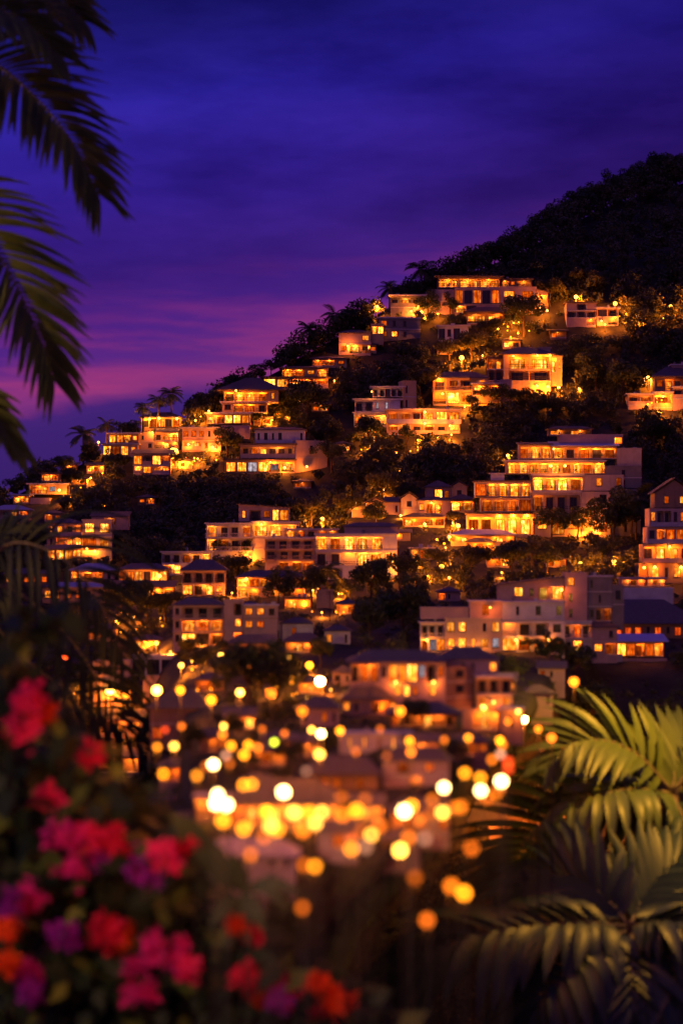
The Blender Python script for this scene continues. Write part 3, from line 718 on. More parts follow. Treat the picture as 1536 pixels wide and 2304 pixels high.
# ---- village centre
house('apartment_building', 'white apartment building with long balconies and a shed-roofed penthouse', 'apartment building', 566, 1262, [
    D_(x=(537, 650), y=(1143, 1173), fl='NoDHG', xs=[537, 560, 588, 612, 628, 650], set=20, wall='rose', roof='shedl', rise=8, ov=6, dep=50, tile='thatch'),
    D_(x=(464, 567), y=(1179, 1240), fl='Oood/Odoo', wall='white', roof='slab', ov=4, dep=50, pl=20, trim='white', bal='01', bd=7),
    D_(x=(568, 672), y=(1176, 1262), fl='PPO/..../....', ys=[1176, 1207, 1235, 1262], wall='cream', roof='slab', ov=3, dep=50, pl=18)], ext=[(588, 1180, 2.4, 2)])
house('apartment_building', 'unlit brown apartment block with dark balconies wedged between the two lit blocks', 'apartment building', 650, 1284, [
    D_(x=(596, 707), y=(1212, 1284), fl='oooo/oooo/.dPd', wall='rose', roof='slab', ov=4, dep=50, pl=18, trim='brown', bal='01', bd=6),
    D_(x=(640, 760), y=(1192, 1209), fl='OdodO', set=24, wall='rose', roof='slab', ov=4, dep=30)])
house('apartment_building', 'broad white block of lit loggias under a flat roof in the centre of the village', 'apartment building', 800, 1302, [
    D_(x=(709, 893), y=(1203, 1302), fl='OOPPO./ooQPOO/oo....', ys=[1203, 1238, 1274, 1302], wall='white', roof='slab', ov=3, dep=60, pl=20, trim='white', band=True),
    D_(x=(775, 895), y=(1186, 1202), fl='....', set=30, wall='rose', roof='hip', rise=9, ov=5, dep=40)], lamps=1.15, ext=[(884, 1262, 2.6, 2)])
house('house', 'white flat-roofed house with a dark veranda stepping down left of the white apartment building', 'house', 420, 1292, [
    D_(x=(364, 474), y=(1243, 1292), fl='oodOO/PP...', wall='white', roof='slab', ov=4, dep=50, pl=18, trim='white')])
house('house', 'terracotta-gabled house row with three peaked roofs left of the stepped hotel', 'house', 915, 1162, [
    D_(x=(791, 842), y=(1152, 1182), fl='.Q', wall='cream', roof='flat', dep=45, pl=18),
    D_(x=(824, 866), y=(1131, 1160), fl='.L', set=16, wall='ochre', roof='gablef', rise=12, ov=5, dep=60),
    D_(x=(866, 900), y=(1131, 1160), fl='.n', set=20, wall='rose', roof='gable', rise=12, ov=3, dep=44),
    D_(x=(902, 938), y=(1122, 1158), fl='n/.', ys=[1122, 1146, 1158], set=4, wall='cream', roof='gablef', rise=15, ov=4, dep=60, pl=10),
    D_(x=(939, 1012), y=(1127, 1156), fl='LPO.', set=2, wall='rose', roof='hip', rise=9, ov=4, dep=50, pl=18)],
    ext=[(901, 1160, 2.6, 2.4), (970, 1131, 2, 2)])
house('house', 'upper house with a purple hipped roof and a small orange gable beside the hotel', 'house', 1000, 1130, [
    D_(x=(958, 1014), y=(1097, 1130), fl='.HL', set=8, wall='rose', roof='hip', rise=15, ov=5, dep=50, pl=16),
    D_(x=(1015, 1050), y=(1095, 1130), fl='n', set=8, wall='ochre', roof='gablef', rise=13, ov=4, dep=50, pl=16)])
house('house', 'low brown-roofed garden house tucked against the left end of the hotel', 'house', 1040, 1150, [
    D_(x=(1012, 1066), y=(1125, 1150), fl='PO', wall='ochre', roof='hip', tile='thatch', rise=12, ov=6, dep=45, pl=16)])
house('pavilion', 'open garden pavilion with a wide low brown roof in front of the gabled row', 'pavilion', 955, 1184, [
    D_(x=(906, 1000), y=(1164, 1184), fl='PQOd', wall='ochre', roof='hip', tile='thatch', rise=9, ov=5, dep=50, pl=16)], ext=[(955, 1179, 3, 2)])
house('hotel', 'large stepped hillside hotel of glowing terraces with a blue awning near its top', 'hotel', 1210, 1206, [
    D_(x=(1234, 1330), y=(966, 979), fl='OQOQ', set=54, wall='brown', roof='hip', tile='thatch', rise=7, ov=4, dep=36),
    D_(x=(1258, 1400), y=(981, 1000), fl='......G', set=46, wall='rose', roof='flat', dep=40),
    D_(x=(1242, 1386), y=(1004, 1032), fl='OoPPO', set=30, wall='ochre', roof='shed', tile='blue', rise=12, ov=6, dep=44),
    D_(x=(1168, 1241), y=(1001, 1032), fl='dOO', set=32, wall='ochre', roof='shed', tile='thatch', rise=7, ov=4, dep=44),
    D_(x=(1387, 1442), y=(1012, 1050), fl='...', set=28, wall='cream', roof='flat', dep=40, a=-4),
    D_(x=(1140, 1360), y=(1038, 1066), fl='OPOPPdPOP', set=20, wall='ochre', roof='slab', ov=3, dep=50, trim='cream'),
    D_(x=(1361, 1442), y=(1052, 1098), fl='.n./.n.', set=16, wall='grey', roof='flat', dep=50),
    D_(x=(1196, 1312), y=(1070, 1104), fl='POPO', set=10, wall='cream', roof='slab', ov=3, dep=50),
    D_(x=(1313, 1402), y=(1068, 1104), fl='.L.L', set=10, wall='cream', roof='none', dep=50),
    D_(x=(1069, 1194), y=(1084, 1118), fl='GOOOO', set=6, wall='cream', roof='slab', tile='thatch', ov=3, dep=50, rec=12),
    D_(x=(1196, 1306), y=(1108, 1150), fl='dooo', wall='cream', roof='slab', ov=2, dep=50, trim='cream'),
    D_(x=(1307, 1372), y=(1106, 1206), fl='.K/L./.D', wall='cream', roof='none', dep=50, pl=16),
    D_(x=(1373, 1440), y=(1100, 1206), fl='.n./D../.n.', set=6, wall='grey', roof='none', dep=50, pl=16),
    D_(x=(1082, 1195), y=(1120, 1152), fl='dddG', wall='ochre', roof='none', dep=50),
    D_(x=(1052, 1200), y=(1157, 1204), fl='PPPPP', set=-6, wall='ochre', roof='slab', tile='thatch', ov=3, dep=60, pl=18, rail=None),
    D_(x=(1201, 1306), y=(1152, 1206), fl='LGL', set=-2, wall='cream', roof='none', dep=50, pl=18)],
    ext=[(1238, 1048, 3.2, 2), (1270, 1048, 3, 2), (1245, 1010, 2.4, 1.5), (1122, 1160, 3, 1.6), (1153, 1158, 3, 1.6), (1184, 1158, 3, 1.6), (1340, 1196, 3, 3), (1300, 1170, 2.4, 2)],
    chim=[((1104, 1134), (1064, 1081), 10, 20, 'white')])
house('tower_block', 'five-storey tower block with lavender balconies at the right frame edge', 'tower block', 1490, 1312, [
    D_(x=(1472, 1560), y=(1110, 1142), fl='.D.LL', set=6, wall='brown', roof='gablef', rise=34, ov=6, dep=60),
    D_(x=(1460, 1560), y=(1144, 1184), fl='LooKLd', set=4, wall='rose', roof='none', dep=60, rail='solid', bal='0', bd=10, trim='lav'),
    D_(x=(1455, 1560), y=(1186, 1222), fl='LdFGG', set=2, wall='rose', roof='none', dep=60, rail='solid', bal='0', bd=10, trim='lav'),
    D_(x=(1446, 1560), y=(1224, 1265), fl='OPOo', set=1, wall='ochre', roof='none', dep=60, rail='solid', bal='0', bd=8, trim='rose'),
    D_(x=(1436, 1560), y=(1267, 1312), fl='QLnLL', wall='brown', roof='none', dep=60, pl=18, rail='solid', bal='', trim='rose')],
    ext=[(1448, 1277, 3, 2.2), (1472, 1276, 3, 2.2), (1531, 1276, 3, 2), (1505, 1230, 2.6, 2)])
house('terrace_restaurant', 'hillside terrace restaurant under a low tent-shaped roof, full of small lights below the hotel', 'restaurant', 1085, 1226, [
    D_(x=(1014, 1156), y=(1204, 1228), fl='QPQPQPQ', wall='ochre', roof='hip', tile='lav', rise=12, ov=6, dep=60, pl=18, rail='solid')], ext=[(1010, 1208, 3.4, 2.2)])
house('house', 'tiny flat-roofed house with a lit front under the gabled row', 'house', 950, 1258, [
    D_(x=(922, 982), y=(1234, 1258), fl='OG.', wall='grey', roof='slab', ov=4, dep=40, pl=16)])
# ---- lower village
house('apartment_building', 'rose three-storey corner building with balconies and a small tower, left of centre', 'apartment building', 455, 1452, [
    D_(x=(390, 503), y=(1362, 1452), fl='Kooo/KPPO/KHHP', xs=[390, 408, 440, 472, 503], wall='rose', roof='hip', rise=15, ov=4, dep=60, pl=20, trim='rose', bal='01', bd=7),
    D_(x=(504, 546), y=(1353, 1452), fl='.o/.L/.P', set=-3, wall='rose', roof='flat', dep=50, pl=20, trim='rose'),
    D_(x=(547, 624), y=(1363, 1420), fl='LLK/LD.', wall='rose', roof='slab', ov=3, dep=50, pl=20, trim='brown')], ext=[(452, 1450, 3, 2)])
house('house', 'lavender house with a long sloping roof right of the rose corner building', 'house', 650, 1444, [
    D_(x=(600, 634), y=(1412, 1444), fl='nn', set=8, wall='white', roof='shedx', rise=14, ov=4, dep=45, pl=18),
    D_(x=(635, 704), y=(1404, 1444), fl='.L..', wall='white', roof='hip', rise=12, ov=2, dep=45, pl=18)])
house('house', 'low dark-roofed house with orange light under its eaves in front of the rose corner building', 'house', 555, 1476, [
    D_(x=(516, 606), y=(1448, 1476), fl='dODN', wall='ochre', roof='hip', rise=18, ov=8, dep=45, pl=18)])
house('house', 'low broad-roofed house with a bright strip of light under its eaves, mid village', 'house', 682, 1468, [
    D_(x=(642, 722), y=(1444, 1468), fl='QPQ.', wall='cream', roof='hip', rise=18, ov=7, dep=45, pl=20)], ext=[(650, 1479, 3, 2.2)])
house('house', 'plain lavender house with one dark window beside the dark trees of the mid village', 'house', 760, 1448, [
    D_(x=(730, 788), y=(1420, 1456), fl='L.n', wall='white', roof='hip', rise=12, ov=4, dep=45, pl=20)])
house('apartment_building', 'big white apartment building of stacked boxes with rows of small lit windows on the right', 'apartment building', 1100, 1466, [
    D_(x=(1056, 1128), y=(1354, 1393), fl='.B.', set=16, wall='rose', roof='slab', ov=3, dep=50, trim='white'),
    D_(x=(1129, 1268), y=(1356, 1394), fl='.n.K.K', set=10, wall='white', roof='slab', ov=3, dep=50, trim='white', rail='bars', bal='0', bd=8),
    D_(x=(1001, 1127), y=(1394, 1466), fl='BB.nB/LBNLB', wall='cream', roof='flat', dep=60, pl=18, band=False),
    D_(x=(946, 1000), y=(1402, 1466), fl='ooo/PHG', set=6, wall='white', roof='slab', ov=4, dep=50, pl=18, trim='white', bal='0', bd=6),
    D_(x=(1128, 1270), y=(1397, 1466), fl='QooK/HOGF', ys=[1397, 1432, 1466], wall='white', roof='none', dep=50, pl=18, trim='white'),
    D_(x=(946, 1054), y=(1370, 1393), fl='....', set=24, wall='rose', roof='flat', dep=40)], ext=[(1102, 1367, 2, 1.4), (1022, 1462, 2.6, 2), (1076, 1463, 2.6, 2), (1160, 1440, 2.6, 2), (1232, 1440, 2.6, 1.6), (960, 1440, 2.6, 1.6)])
house('house', 'grey tower house with a long sloping roof behind the white apartment boxes', 'house', 1290, 1474, [
    D_(x=(1122, 1268), y=(1316, 1350), fl='.BnoP', set=30, wall='rose', roof='shedx', rise=18, ov=8, dep=60, pl=20),
    D_(x=(1271, 1320), y=(1292, 1398), fl='L./n./n.', wall='rose', roof='flat', dep=60, band=False, set=10),
    D_(x=(1321, 1376), y=(1298, 1398), fl='n../.n./Kod', wall='grey', roof='slab', ov=3, dep=60, set=14),
    D_(x=(1268, 1330), y=(1400, 1474), fl='odo/KP.', set=2, wall='white', roof='flat', dep=50, pl=18, bal='0', bd=6, trim='white'),
    D_(x=(1331, 1388), y=(1412, 1474), fl='.n/Ld', set=-4, wall='rose', roof='hip', rise=14, ov=5, dep=50, pl=18),
    D_(x=(1377, 1402), y=(1320, 1400), fl='K/.', set=14, wall='grey', roof='flat', dep=40, pl=18)], ext=[(1262, 1327, 3, 1.6)])
house('house', 'lavender walled terrace with thin canopies below the tower block', 'house', 1455, 1362, [
    D_(x=(1403, 1514), y=(1322, 1370), fl='.....', set=8, wall='white', roof='none', dep=50, pl=20),
    D_(x=(1396, 1452), y=(1302, 1319), fl='QdQ', set=14, wall='rose', roof='slab', ov=5, dep=40, tile='lav'),
    D_(x=(1454, 1496), y=(1302, 1319), fl='QdQ', set=16, wall='rose', roof='slab', ov=3, dep=40)])
house('restaurant', 'dark-roofed restaurant with a row of red glowing windows at the right edge', 'restaurant', 1430, 1432, [
    D_(x=(1334, 1580), y=(1404, 1432), fl='PDRRRnRnRRR', wall='brown', roof='hip', rise=52, ov=8, dep=150, pl=20, rail='solid')], ext=[(1344, 1415, 3.4, 1.6, -4)])
house('pavilion', 'open pavilion with a flat blue-white awning glowing yellow inside, below the red-windowed restaurant', 'pavilion', 1430, 1482, [
    D_(x=(1366, 1492), y=(1444, 1478), fl='OHHPHO', wall='ochre', roof='shed', tile='blue', rise=14, ov=10, dep=60, pl=0),
    D_(x=(1300, 1400), y=(1472, 1520), fl='..../oooo', ys=[1472, 1494, 1520], set=-14, wall='white', roof='none', dep=40, pl=20),
    D_(x=(1401, 1500), y=(1482, 1530), fl='..n.', set=-12, wall='rose', roof='none', dep=50, pl=20)], ext=[(1417, 1511, 4.5, 1.6, -18), (1445, 1511, 4.5, 1.4, -18), (1517, 1498, 4, .8, -10)])
house('villa', 'large villa with a wide purple tiled roof and a square tower, lower village', 'villa', 930, 1602, [
    D_(x=(788, 1002), y=(1490, 1604), fl='oPdKGGHBoD/..B..LBL.L./.L..L..D..', ys=[1490, 1536, 1576, 1604], wall='cream', roof='hip', rise=24, ov=10, dep=90, pl=24, trim='cream'),
    D_(x=(1003, 1064), y=(1500, 1604), fl='n/n/.', wall='brown', roof='none', dep=80, a=30, pl=24),
    D_(x=(984, 1120), y=(1484, 1520), fl='..nn.L', set=40, wall='rose', roof='hip', rise=26, ov=7, dep=80),
    D_(x=(1072, 1152), y=(1524, 1604), fl='ooo/L.L', ys=[1524, 1562, 1604], set=10, wall='ochre', roof='slab', ov=4, dep=60, pl=24, trim='white')],
    ext=[(855, 1587, 5, 2.2, -10), (1085, 1590, 4, 2.4, -10), (890, 1535, 3, 1.8, -8), (975, 1535, 3, 1.6, -8), (1110, 1580, 3, 1.8, -8)], lamps=1.2)
house('pavilion', 'round-eaved pavilion with a low purple roof in front of the large tiled villa', 'pavilion', 950, 1636, [
    D_(x=(880, 1024), y=(1606, 1636), fl='doQPQo', wall='brown', roof='hip', rise=22, ov=14, dep=70, pl=26)])
house('house', 'lit ochre garden wall and gatehouse right of the round-eaved pavilion', 'house', 1080, 1642, [
    D_(x=(1042, 1122), y=(1600, 1642), fl='.QPQ', wall='ochre', roof='flat', dep=40, pl=26),
    D_(x=(1124, 1176), y=(1596, 1650), fl='.n.', set=4, wall='ochre', roof='slab', ov=4, dep=40, pl=26)], lamps=1.3, ext=[(1088, 1592, 5, 2, -8), (1165, 1601, 5, 1.4, -8)])
house('house', 'small house with a dark hipped roof and dim windows left of the large tiled villa', 'house', 720, 1632, [
    D_(x=(676, 762), y=(1594, 1636), fl='n.Dn', wall='rose', roof='hip', rise=24, ov=8, dep=60, pl=26)], lamps=.8)
house('house', 'house with a purple roof and bright garage light beside the round-eaved pavilion', 'house', 820, 1606, [
    D_(x=(768, 880), y=(1574, 1608), fl='Ln.PQ', wall='ochre', roof='hip', rise=26, ov=7, dep=60, pl=26, set=-6)])
house('row_house', 'white row house with tall narrow lit windows below the large tiled villa', 'row house', 840, 1692, [
    D_(x=(762, 926), y=(1652, 1694), fl='.N.N.N.N.N', wall='white', roof='slab', ov=5, dep=50, pl=28, tile='tile')])
house('house', 'brown house with a big purple hipped roof right of the dark palm fronds', 'house', 400, 1662, [
    D_(x=(338, 472), y=(1594, 1664), fl='...D/R.OD', wall='brown', roof='hip', rise=38, ov=9, dep=80, pl=24)], lamps=.8)
house('house', 'white modern house with dark strip windows and lamp-lit garden walls above the purple-roofed house', 'house', 340, 1566, [
    D_(x=(296, 394), y=(1478, 1520), fl='ggg', set=20, wall='white', roof='flat', dep=50),
    D_(x=(322, 396), y=(1524, 1566), fl='...', wall='rose', roof='flat', dep=50, pl=24),
    D_(x=(397, 452), y=(1526, 1566), fl='.n', set=6, wall='ochre', roof='slab', ov=3, dep=50, pl=24),
    D_(x=(210, 294), y=(1490, 1566), fl='n../...', set=4, wall='rose', roof='flat', dep=50, pl=24)])
house('house', 'curtained veranda house with a row of yellow bays on the lower left', 'house', 320, 1312, [
    D_(x=(268, 376), y=(1282, 1310), fl='HGHGHH', wall='ochre', roof='hip', rise=13, ov=5, dep=50, pl=20)])
house('house', 'low brown-roofed house with lights under its eaves below the curtained veranda house', 'house', 320, 1346, [
    D_(x=(244, 390), y=(1322, 1346), fl='dODOQO', wall='ochre', roof='shed', tile='thatch', rise=14, ov=5, dep=50, pl=20)])
house('house', 'two-storey house with a dark hipped roof and an unlit upper balcony, lower left', 'house', 440, 1340, [
    D_(x=(410, 506), y=(1284, 1340), fl='oooo/GPPL', wall='rose', roof='hip', rise=24, ov=7, dep=60, pl=20, trim='brown')])
house('house', 'wide house with a flat dark hip roof and yellow windows below the central white blocks', 'house', 600, 1342, [
    D_(x=(534, 684), y=(1300, 1344), fl='HGO.../PQ.OOQ', wall='ochre', roof='hip', rise=15, ov=7, dep=60, pl=20)], ext=[(554, 1303, 3, 1.8)])
house('house', 'shadowy house with an arched yellow window right of the wide dark-roofed house', 'house', 730, 1368, [
    D_(x=(640, 700), y=(1346, 1376), fl='PQ', wall='ochre', roof='slab', ov=4, dep=40, tile='thatch', pl=20),
    D_(x=(712, 750), y=(1330, 1400), fl='.', set=6, wall='grey', roof='flat', dep=40, pl=20)])
house('house', 'lavender tent-roofed house half hidden by the dark fronds on the left', 'house', 215, 1302, [
    D_(x=(160, 258), y=(1284, 1310), fl='OPdn', wall='rose', roof='hip', tile='lav', rise=15, ov=6, dep=60, pl=20)])
house('house', 'low orange-lit house peeping through the palm fronds on the left', 'house', 140, 1356, [
    D_(x=(96, 236), y=(1322, 1356), fl='LNLDn.', wall='ochre', roof='hip', tile='lav', rise=10, ov=6, dep=60, pl=22)])
house('house', 'dim house with a tiny row of orange windows behind the palm on the left edge', 'house', 60, 1318, [
    D_(x=(10, 110), y=(1292, 1318), fl='LDLDD', wall='brown', roof='hip', rise=12, ov=6, dep=60, pl=22)])
house('market_hall', 'long low market hall with a purple roof and an orange-lit front full of lamps', 'market hall', 640, 1860, [
    D_(x=(520, 762), y=(1806, 1868), fl='QPQPQPQPQ', wall='ochre', roof='hip', rise=46, ov=14, dep=110, pl=40, rail=None, rec=26)], lamps=.55)
house('house', 'bright-fronted shop house under the pair of white lamps left of the market hall', 'house', 478, 1842, [
    D_(x=(440, 516), y=(1794, 1842), fl='QPQ', wall='cream', roof='slab', ov=6, dep=50, pl=40)], lamps=.9)
house('house', 'pale blue-grey house below the market hall with no lights on', 'house', 565, 1985, [
    D_(x=(456, 664), y=(1926, 1990), fl='n.n.nn/.nn.n.', wall='white', roof='hip', rise=34, ov=12, dep=90, pl=60, tile='lav', trim='lav')])
house('house', 'shadowy house with a purple hipped roof below the white row house', 'house', 770, 1772, [
    D_(x=(690, 850), y=(1742, 1786), fl='.DD.D.', wall='brown', roof='hip', rise=38, ov=12, dep=70, pl=36)], lamps=.8)
house('house', 'rose house with a small terrace among the lamps right of the purple-roofed house', 'house', 935, 1768, [
    D_(x=(862, 1010), y=(1712, 1776), fl='.d.D./..Q..', wall='rose', roof='hip', rise=28, ov=9, dep=60, pl=36)], lamps=.8)
house('house', 'low house with an orange lit porch among the right-hand lamps above the ravine', 'house', 905, 1868, [
    D_(x=(880, 1010), y=(1830, 1872), fl='QdQ.d', wall='ochre', roof='hip', rise=30, ov=10, dep=60, pl=40)], lamps=.8)
house('house', 'small dark house with a shed roof left of the large tiled villa, under the tree', 'house', 640, 1690, [
    D_(x=(590, 668), y=(1664, 1700), fl='dQd', wall='brown', roof='hip', rise=18, ov=7, dep=50, pl=30)], lamps=.8)
house('house', 'purple-roofed house in the ravine just left of the golden palm crown', 'house', 1240, 1712, [
    D_(x=(1170, 1300), y=(1676, 1716), fl='.D.dQ.', wall='rose', roof='hip', rise=26, ov=8, dep=70, pl=40)])
house('house', 'low rose house in the ravine seen through the dark drooping frond', 'house', 1180, 1880, [
    D_(x=(1100, 1270), y=(1838, 1890), fl='.dQd..', wall='rose', roof='hip', rise=30, ov=8, dep=70, pl=60)])
house('house', 'dim house with an orange porch at the ravine bottom left of the dark frond tips', 'house', 1075, 1790, [
    D_(x=(1010, 1140), y=(1755, 1800), fl='.QdQ.', wall='rose', roof='hip', rise=26, ov=8, dep=70, pl=60)])
# small houses that pack the lower town
SMALL = [(520, 1512, 58, 26, 'ochre', 'dQL'), (590, 1530, 64, 26, 'rose', 'LQd'), (470, 1556, 60, 26, 'brown', 'QdL'), (700, 1560, 56, 24, 'ochre', 'QPd'), (770, 1540, 44, 26, 'rose', 'Ln'), (540, 1640, 66, 28, 'ochre', 'dQP'),
         (480, 1690, 60, 30, 'brown', '.QD'), (600, 1720, 80, 30, 'ochre', 'QdQ'), (690, 1700, 64, 28, 'rose', 'LQ.'), (950, 1700, 74, 30, 'ochre', 'dQd'), (1060, 1700, 76, 30, 'brown', 'QdD'), (400, 1760, 84, 34, 'ochre', 'dQd'),
         (580, 1790, 70, 30, 'brown', 'Q.Q'), (820, 1850, 84, 36, 'ochre', 'QPQ'), (760, 1910, 90, 38, 'rose', '.dQ'), (900, 1925, 84, 36, 'brown', 'dQ.'), (420, 1900, 90, 40, 'ochre', 'dQd'), (1130, 1560, 60, 28, 'brown', '.dL'),
         (1210, 1590, 66, 30, 'rose', 'd.n'), (1330, 1600, 70, 30, 'brown', '.Ld'), (1240, 1530, 60, 26, 'rose', 'Dn.'), (272, 1652, 96, 34, 'rose', 'dQL'), (262, 1738, 100, 36, 'ochre', 'QdQ')]
for i, (px, py, w_, h_, wl, fl) in enumerate(sorted(SMALL)):
    look = {'ochre': 'ochre', 'rose': 'rose-walled', 'brown': 'brown'}[wl]
    same = [q for q in sorted(SMALL) if q[4] == wl]; j = same.index((px, py, w_, h_, wl, fl)) + 1
    od = ['', 'first', 'second', 'third', 'fourth', 'fifth', 'sixth', 'seventh', 'eighth', 'ninth', 'tenth'][j]
    house('cottage', '%s small %s cottage from the left among the packed lower town roofs' % (od, look), 'cottage', px, py, [
        D_(x=(px - w_ / 2, px + w_ / 2), y=(py - h_, py), fl=fl, wall=wl, roof=['hip', 'gable', 'hip', 'shed'][i % 4], rise=h_ * .55, ov=w_ * .09, dep=w_ * .8, pl=40, rail=None, a=rnd.uniform(-10, 10))],
        group='small cottages of the lower town', lamps=.9)
HIDE = [(1150, 782, 40, 16, 'ochre', 'PO', 'little ochre house peeping out of the trees under the glass pavilion'), (660, 905, 44, 16, 'ochre', 'OdP', 'little house with a lit veranda right of the pyramid-roofed ridge villa'),
        (590, 955, 40, 15, 'brown', 'QP', 'half hidden brown hut glowing below the pyramid-roofed ridge villa'), (870, 738, 36, 15, 'ochre', 'PL', 'tiny lit house on the ridge left of the grey stone house'),
        (155, 1058, 34, 12, 'ochre', 'QQ', 'tiny canopy house on the left skyline above the white stepped house'), (1080, 1238, 60, 18, 'ochre', 'QdQ', 'half hidden lit house below the terrace restaurant'),
        (560, 1385, 50, 20, 'rose', 'LdQ', 'rose cottage half hidden right of the rose corner building roof'), (780, 1380, 46, 20, 'ochre', 'Qd', 'small lit cottage behind the dark trees right of the shadowy house'),
        (1010, 1352, 50, 20, 'rose', 'dn.', 'small rose cottage behind the roof terrace of the white apartment boxes'), (230, 1440, 60, 24, 'ochre', 'QdL', 'ochre cottage between the dark fronds and the lower left trees'),
        (330, 1460, 60, 20, 'ochre', 'PQQ', 'low lit garage row left of the rose corner building'), (905, 1215, 36, 16, 'ochre', 'Q.', 'tiny lit hut beside the right end of the broad lit block')]
for (px, py, w_, h_, wl, fl, lab) in HIDE:
    house('cottage', lab, 'cottage', px, py, [D_(x=(px - w_ / 2, px + w_ / 2), y=(py - h_, py), fl=fl, wall=wl, roof=['hip', 'shed'][px % 2], rise=h_ * .5, ov=5, dep=40, pl=22, rail=None)])
HID2 = [(690, 893, 40, 15, 'ochre', 'PO', 'small lit house between trees under the two-tier brown eaves house'), (830, 790, 34, 14, 'ochre', 'Pd', 'small lit house on the left ridge under the cream two-storey house'),
        (480, 1012, 36, 16, 'rose', 'LP', 'small rose house squeezed right of the long dark-parapet house'), (410, 1052, 44, 15, 'ochre', 'QPQ', 'low lit kitchen house under the big glaring lamp'),
        (215, 1062, 40, 15, 'ochre', 'PdQ', 'small lit house in the wood below the left ridge terrace'), (178, 1092, 36, 14, 'ochre', 'Qd', 'tiny ochre house among the orange specks right of the canopied house'),
        (120, 1172, 40, 16, 'rose', 'dL', 'small rose house above the curved balcony apartment house'), (720, 925, 40, 15, 'brown', 'dP', 'small brown house in the dark wood behind the crenellated corner villa'),
        (1000, 795, 34, 14, 'ochre', 'Pd', 'small lit house left of the golden tree on the upper hill'), (1255, 760, 36, 15, 'brown', 'dQ', 'half hidden brown house below the upper road house'),
        (1360, 1010, 34, 14, 'ochre', 'Qd', 'tiny lit shed behind the hotel roof on the right'), (770, 1015, 36, 15, 'ochre', 'QP', 'small lit house left of the retaining wall under the white modern villa'),
        (680, 1098, 40, 14, 'brown', 'dQ', 'small brown house in the wood above the penthouse'), (330, 1135, 40, 15, 'brown', 'Dd', 'dim brown house alone in the dark middle wood'),
        (1120, 1275, 50, 18, 'ochre', 'QdP', 'small lit house among the amber trees below the restaurant'), (1250, 1275, 44, 16, 'ochre', 'dQ', 'small ochre house left of the pair of street lamps'),
        (830, 1300, 36, 14, 'ochre', 'PQ', 'tiny lit hut under the broad lit block')]
for (px, py, w_, h_, wl, fl, lab) in HID2:
    house('cottage', lab, 'cottage', px, py, [D_(x=(px - w_ / 2, px + w_ / 2), y=(py - h_, py), fl=fl, wall=wl, roof=['hip', 'shed'][px % 2], rise=h_ * .5, ov=5, dep=40, pl=22, rail=None)])
def utility_pole(px, y0, y1, label):
    d = td(px, y0) - .2; q = d / F; b = P(px, y0, d); e = empty('utility_pole', b, label, 'utility pole'); h = (y0 - y1) * q
    m = MB(); m.tube([Vector((0, 0, -.3)), Vector((0, 0, h))], [1.3 * q, .9 * q], 8); m.build('pole', M['bark'], e)
    m = MB()
    for z in (.90, .96): m.hexa([Vector((u * 9 * q, v * .7 * q, h * z + w * 1.2 * q)) for w in (0, 1) for (u, v) in ((-1, -1), (1, -1), (1, 1), (-1, 1))])
    m.build('crossarm', M['bark'], e)
utility_pole(1303, 868, 800, 'tall wooden utility pole on the dark slope right of the pyramid-roofed villa')
utility_pole(503, 1072, 1030, 'wooden utility pole at the left corner of the crenellated corner villa')
utility_pole(742, 1400, 1330, 'wooden utility pole in front of the shadowy house in the mid village')
utility_pole(1195, 1310, 1245, 'wooden utility pole at the edge of the hotel trees')
# ---------------------------------------------------------------- vegetation on the hill
rng = np.random.default_rng(11)
ORD = ['', 'first', 'second', 'third', 'fourth', 'fifth', 'sixth', 'seventh', 'eighth', 'ninth', 'tenth', 'eleventh', 'twelfth', 'thirteenth', 'fourteenth', 'fifteenth', 'sixteenth']
NUM = ['', 'one', 'two', 'three', 'four', 'five', 'six', 'seven', 'eight', 'nine', 'ten', 'eleven', 'twelve', 'thirteen', 'fourteen', 'fifteen', 'sixteen']

def crown_blobs(rng, k, spread, flat, size):
    C = []; Rr = []
    for i in range(k):
        a = rng.random() * 6.283; r = spread * math.sqrt(rng.random()); z = .62 + (rng.random() - .5) * flat
        z += .10 * (1 - r / spread)
        C.append((r * math.cos(a), r * math.sin(a), z)); q = size * (.65 + .7 * rng.random())
        Rr.append((q, q, q * .78))
    return C, Rr
PROTO = []
for i, (k, spread, flat, size, n, ls, mt) in enumerate([(15, .36, .42, .17, 2600, .060, 'leaf_a'), (18, .42, .34, .16, 2800, .058, 'leaf_b'), (13, .30, .55, .17, 2400, .060, 'leaf_c'),
                                                        (20, .50, .26, .15, 2800, .055, 'leaf_a'), (12, .26, .30, .18, 2000, .062, 'leaf_b'), (16, .40, .40, .18, 2600, .065, 'leaf_c')]):
    C, Rr = crown_blobs(rng, k, spread, flat, size)
    cm = quads_mesh('crown', leaf_quads(rng, C, Rr, n, ls, fill=.5), [M[mt]])
    tm = MB(); p_ = [Vector((0, 0, -.08)), Vector((.012, .01, .15)), Vector((-.012, .0, .34)), Vector((.0, .01, .55))]
    tm.tube(p_, [.034, .026, .020, .012], 7)
    for q in range(6):
        c_ = Vector(C[q]); b_ = p_[2] * (.4 + .1 * q) + p_[3] * (.6 - .1 * q)
        tm.tube([b_, (b_ + c_) / 2 + Vector((0, 0, .03)), c_], [.012, .008, .003], 5)
    PROTO.append((cm, tm.mesh('trunk', [M['bark']], True)))

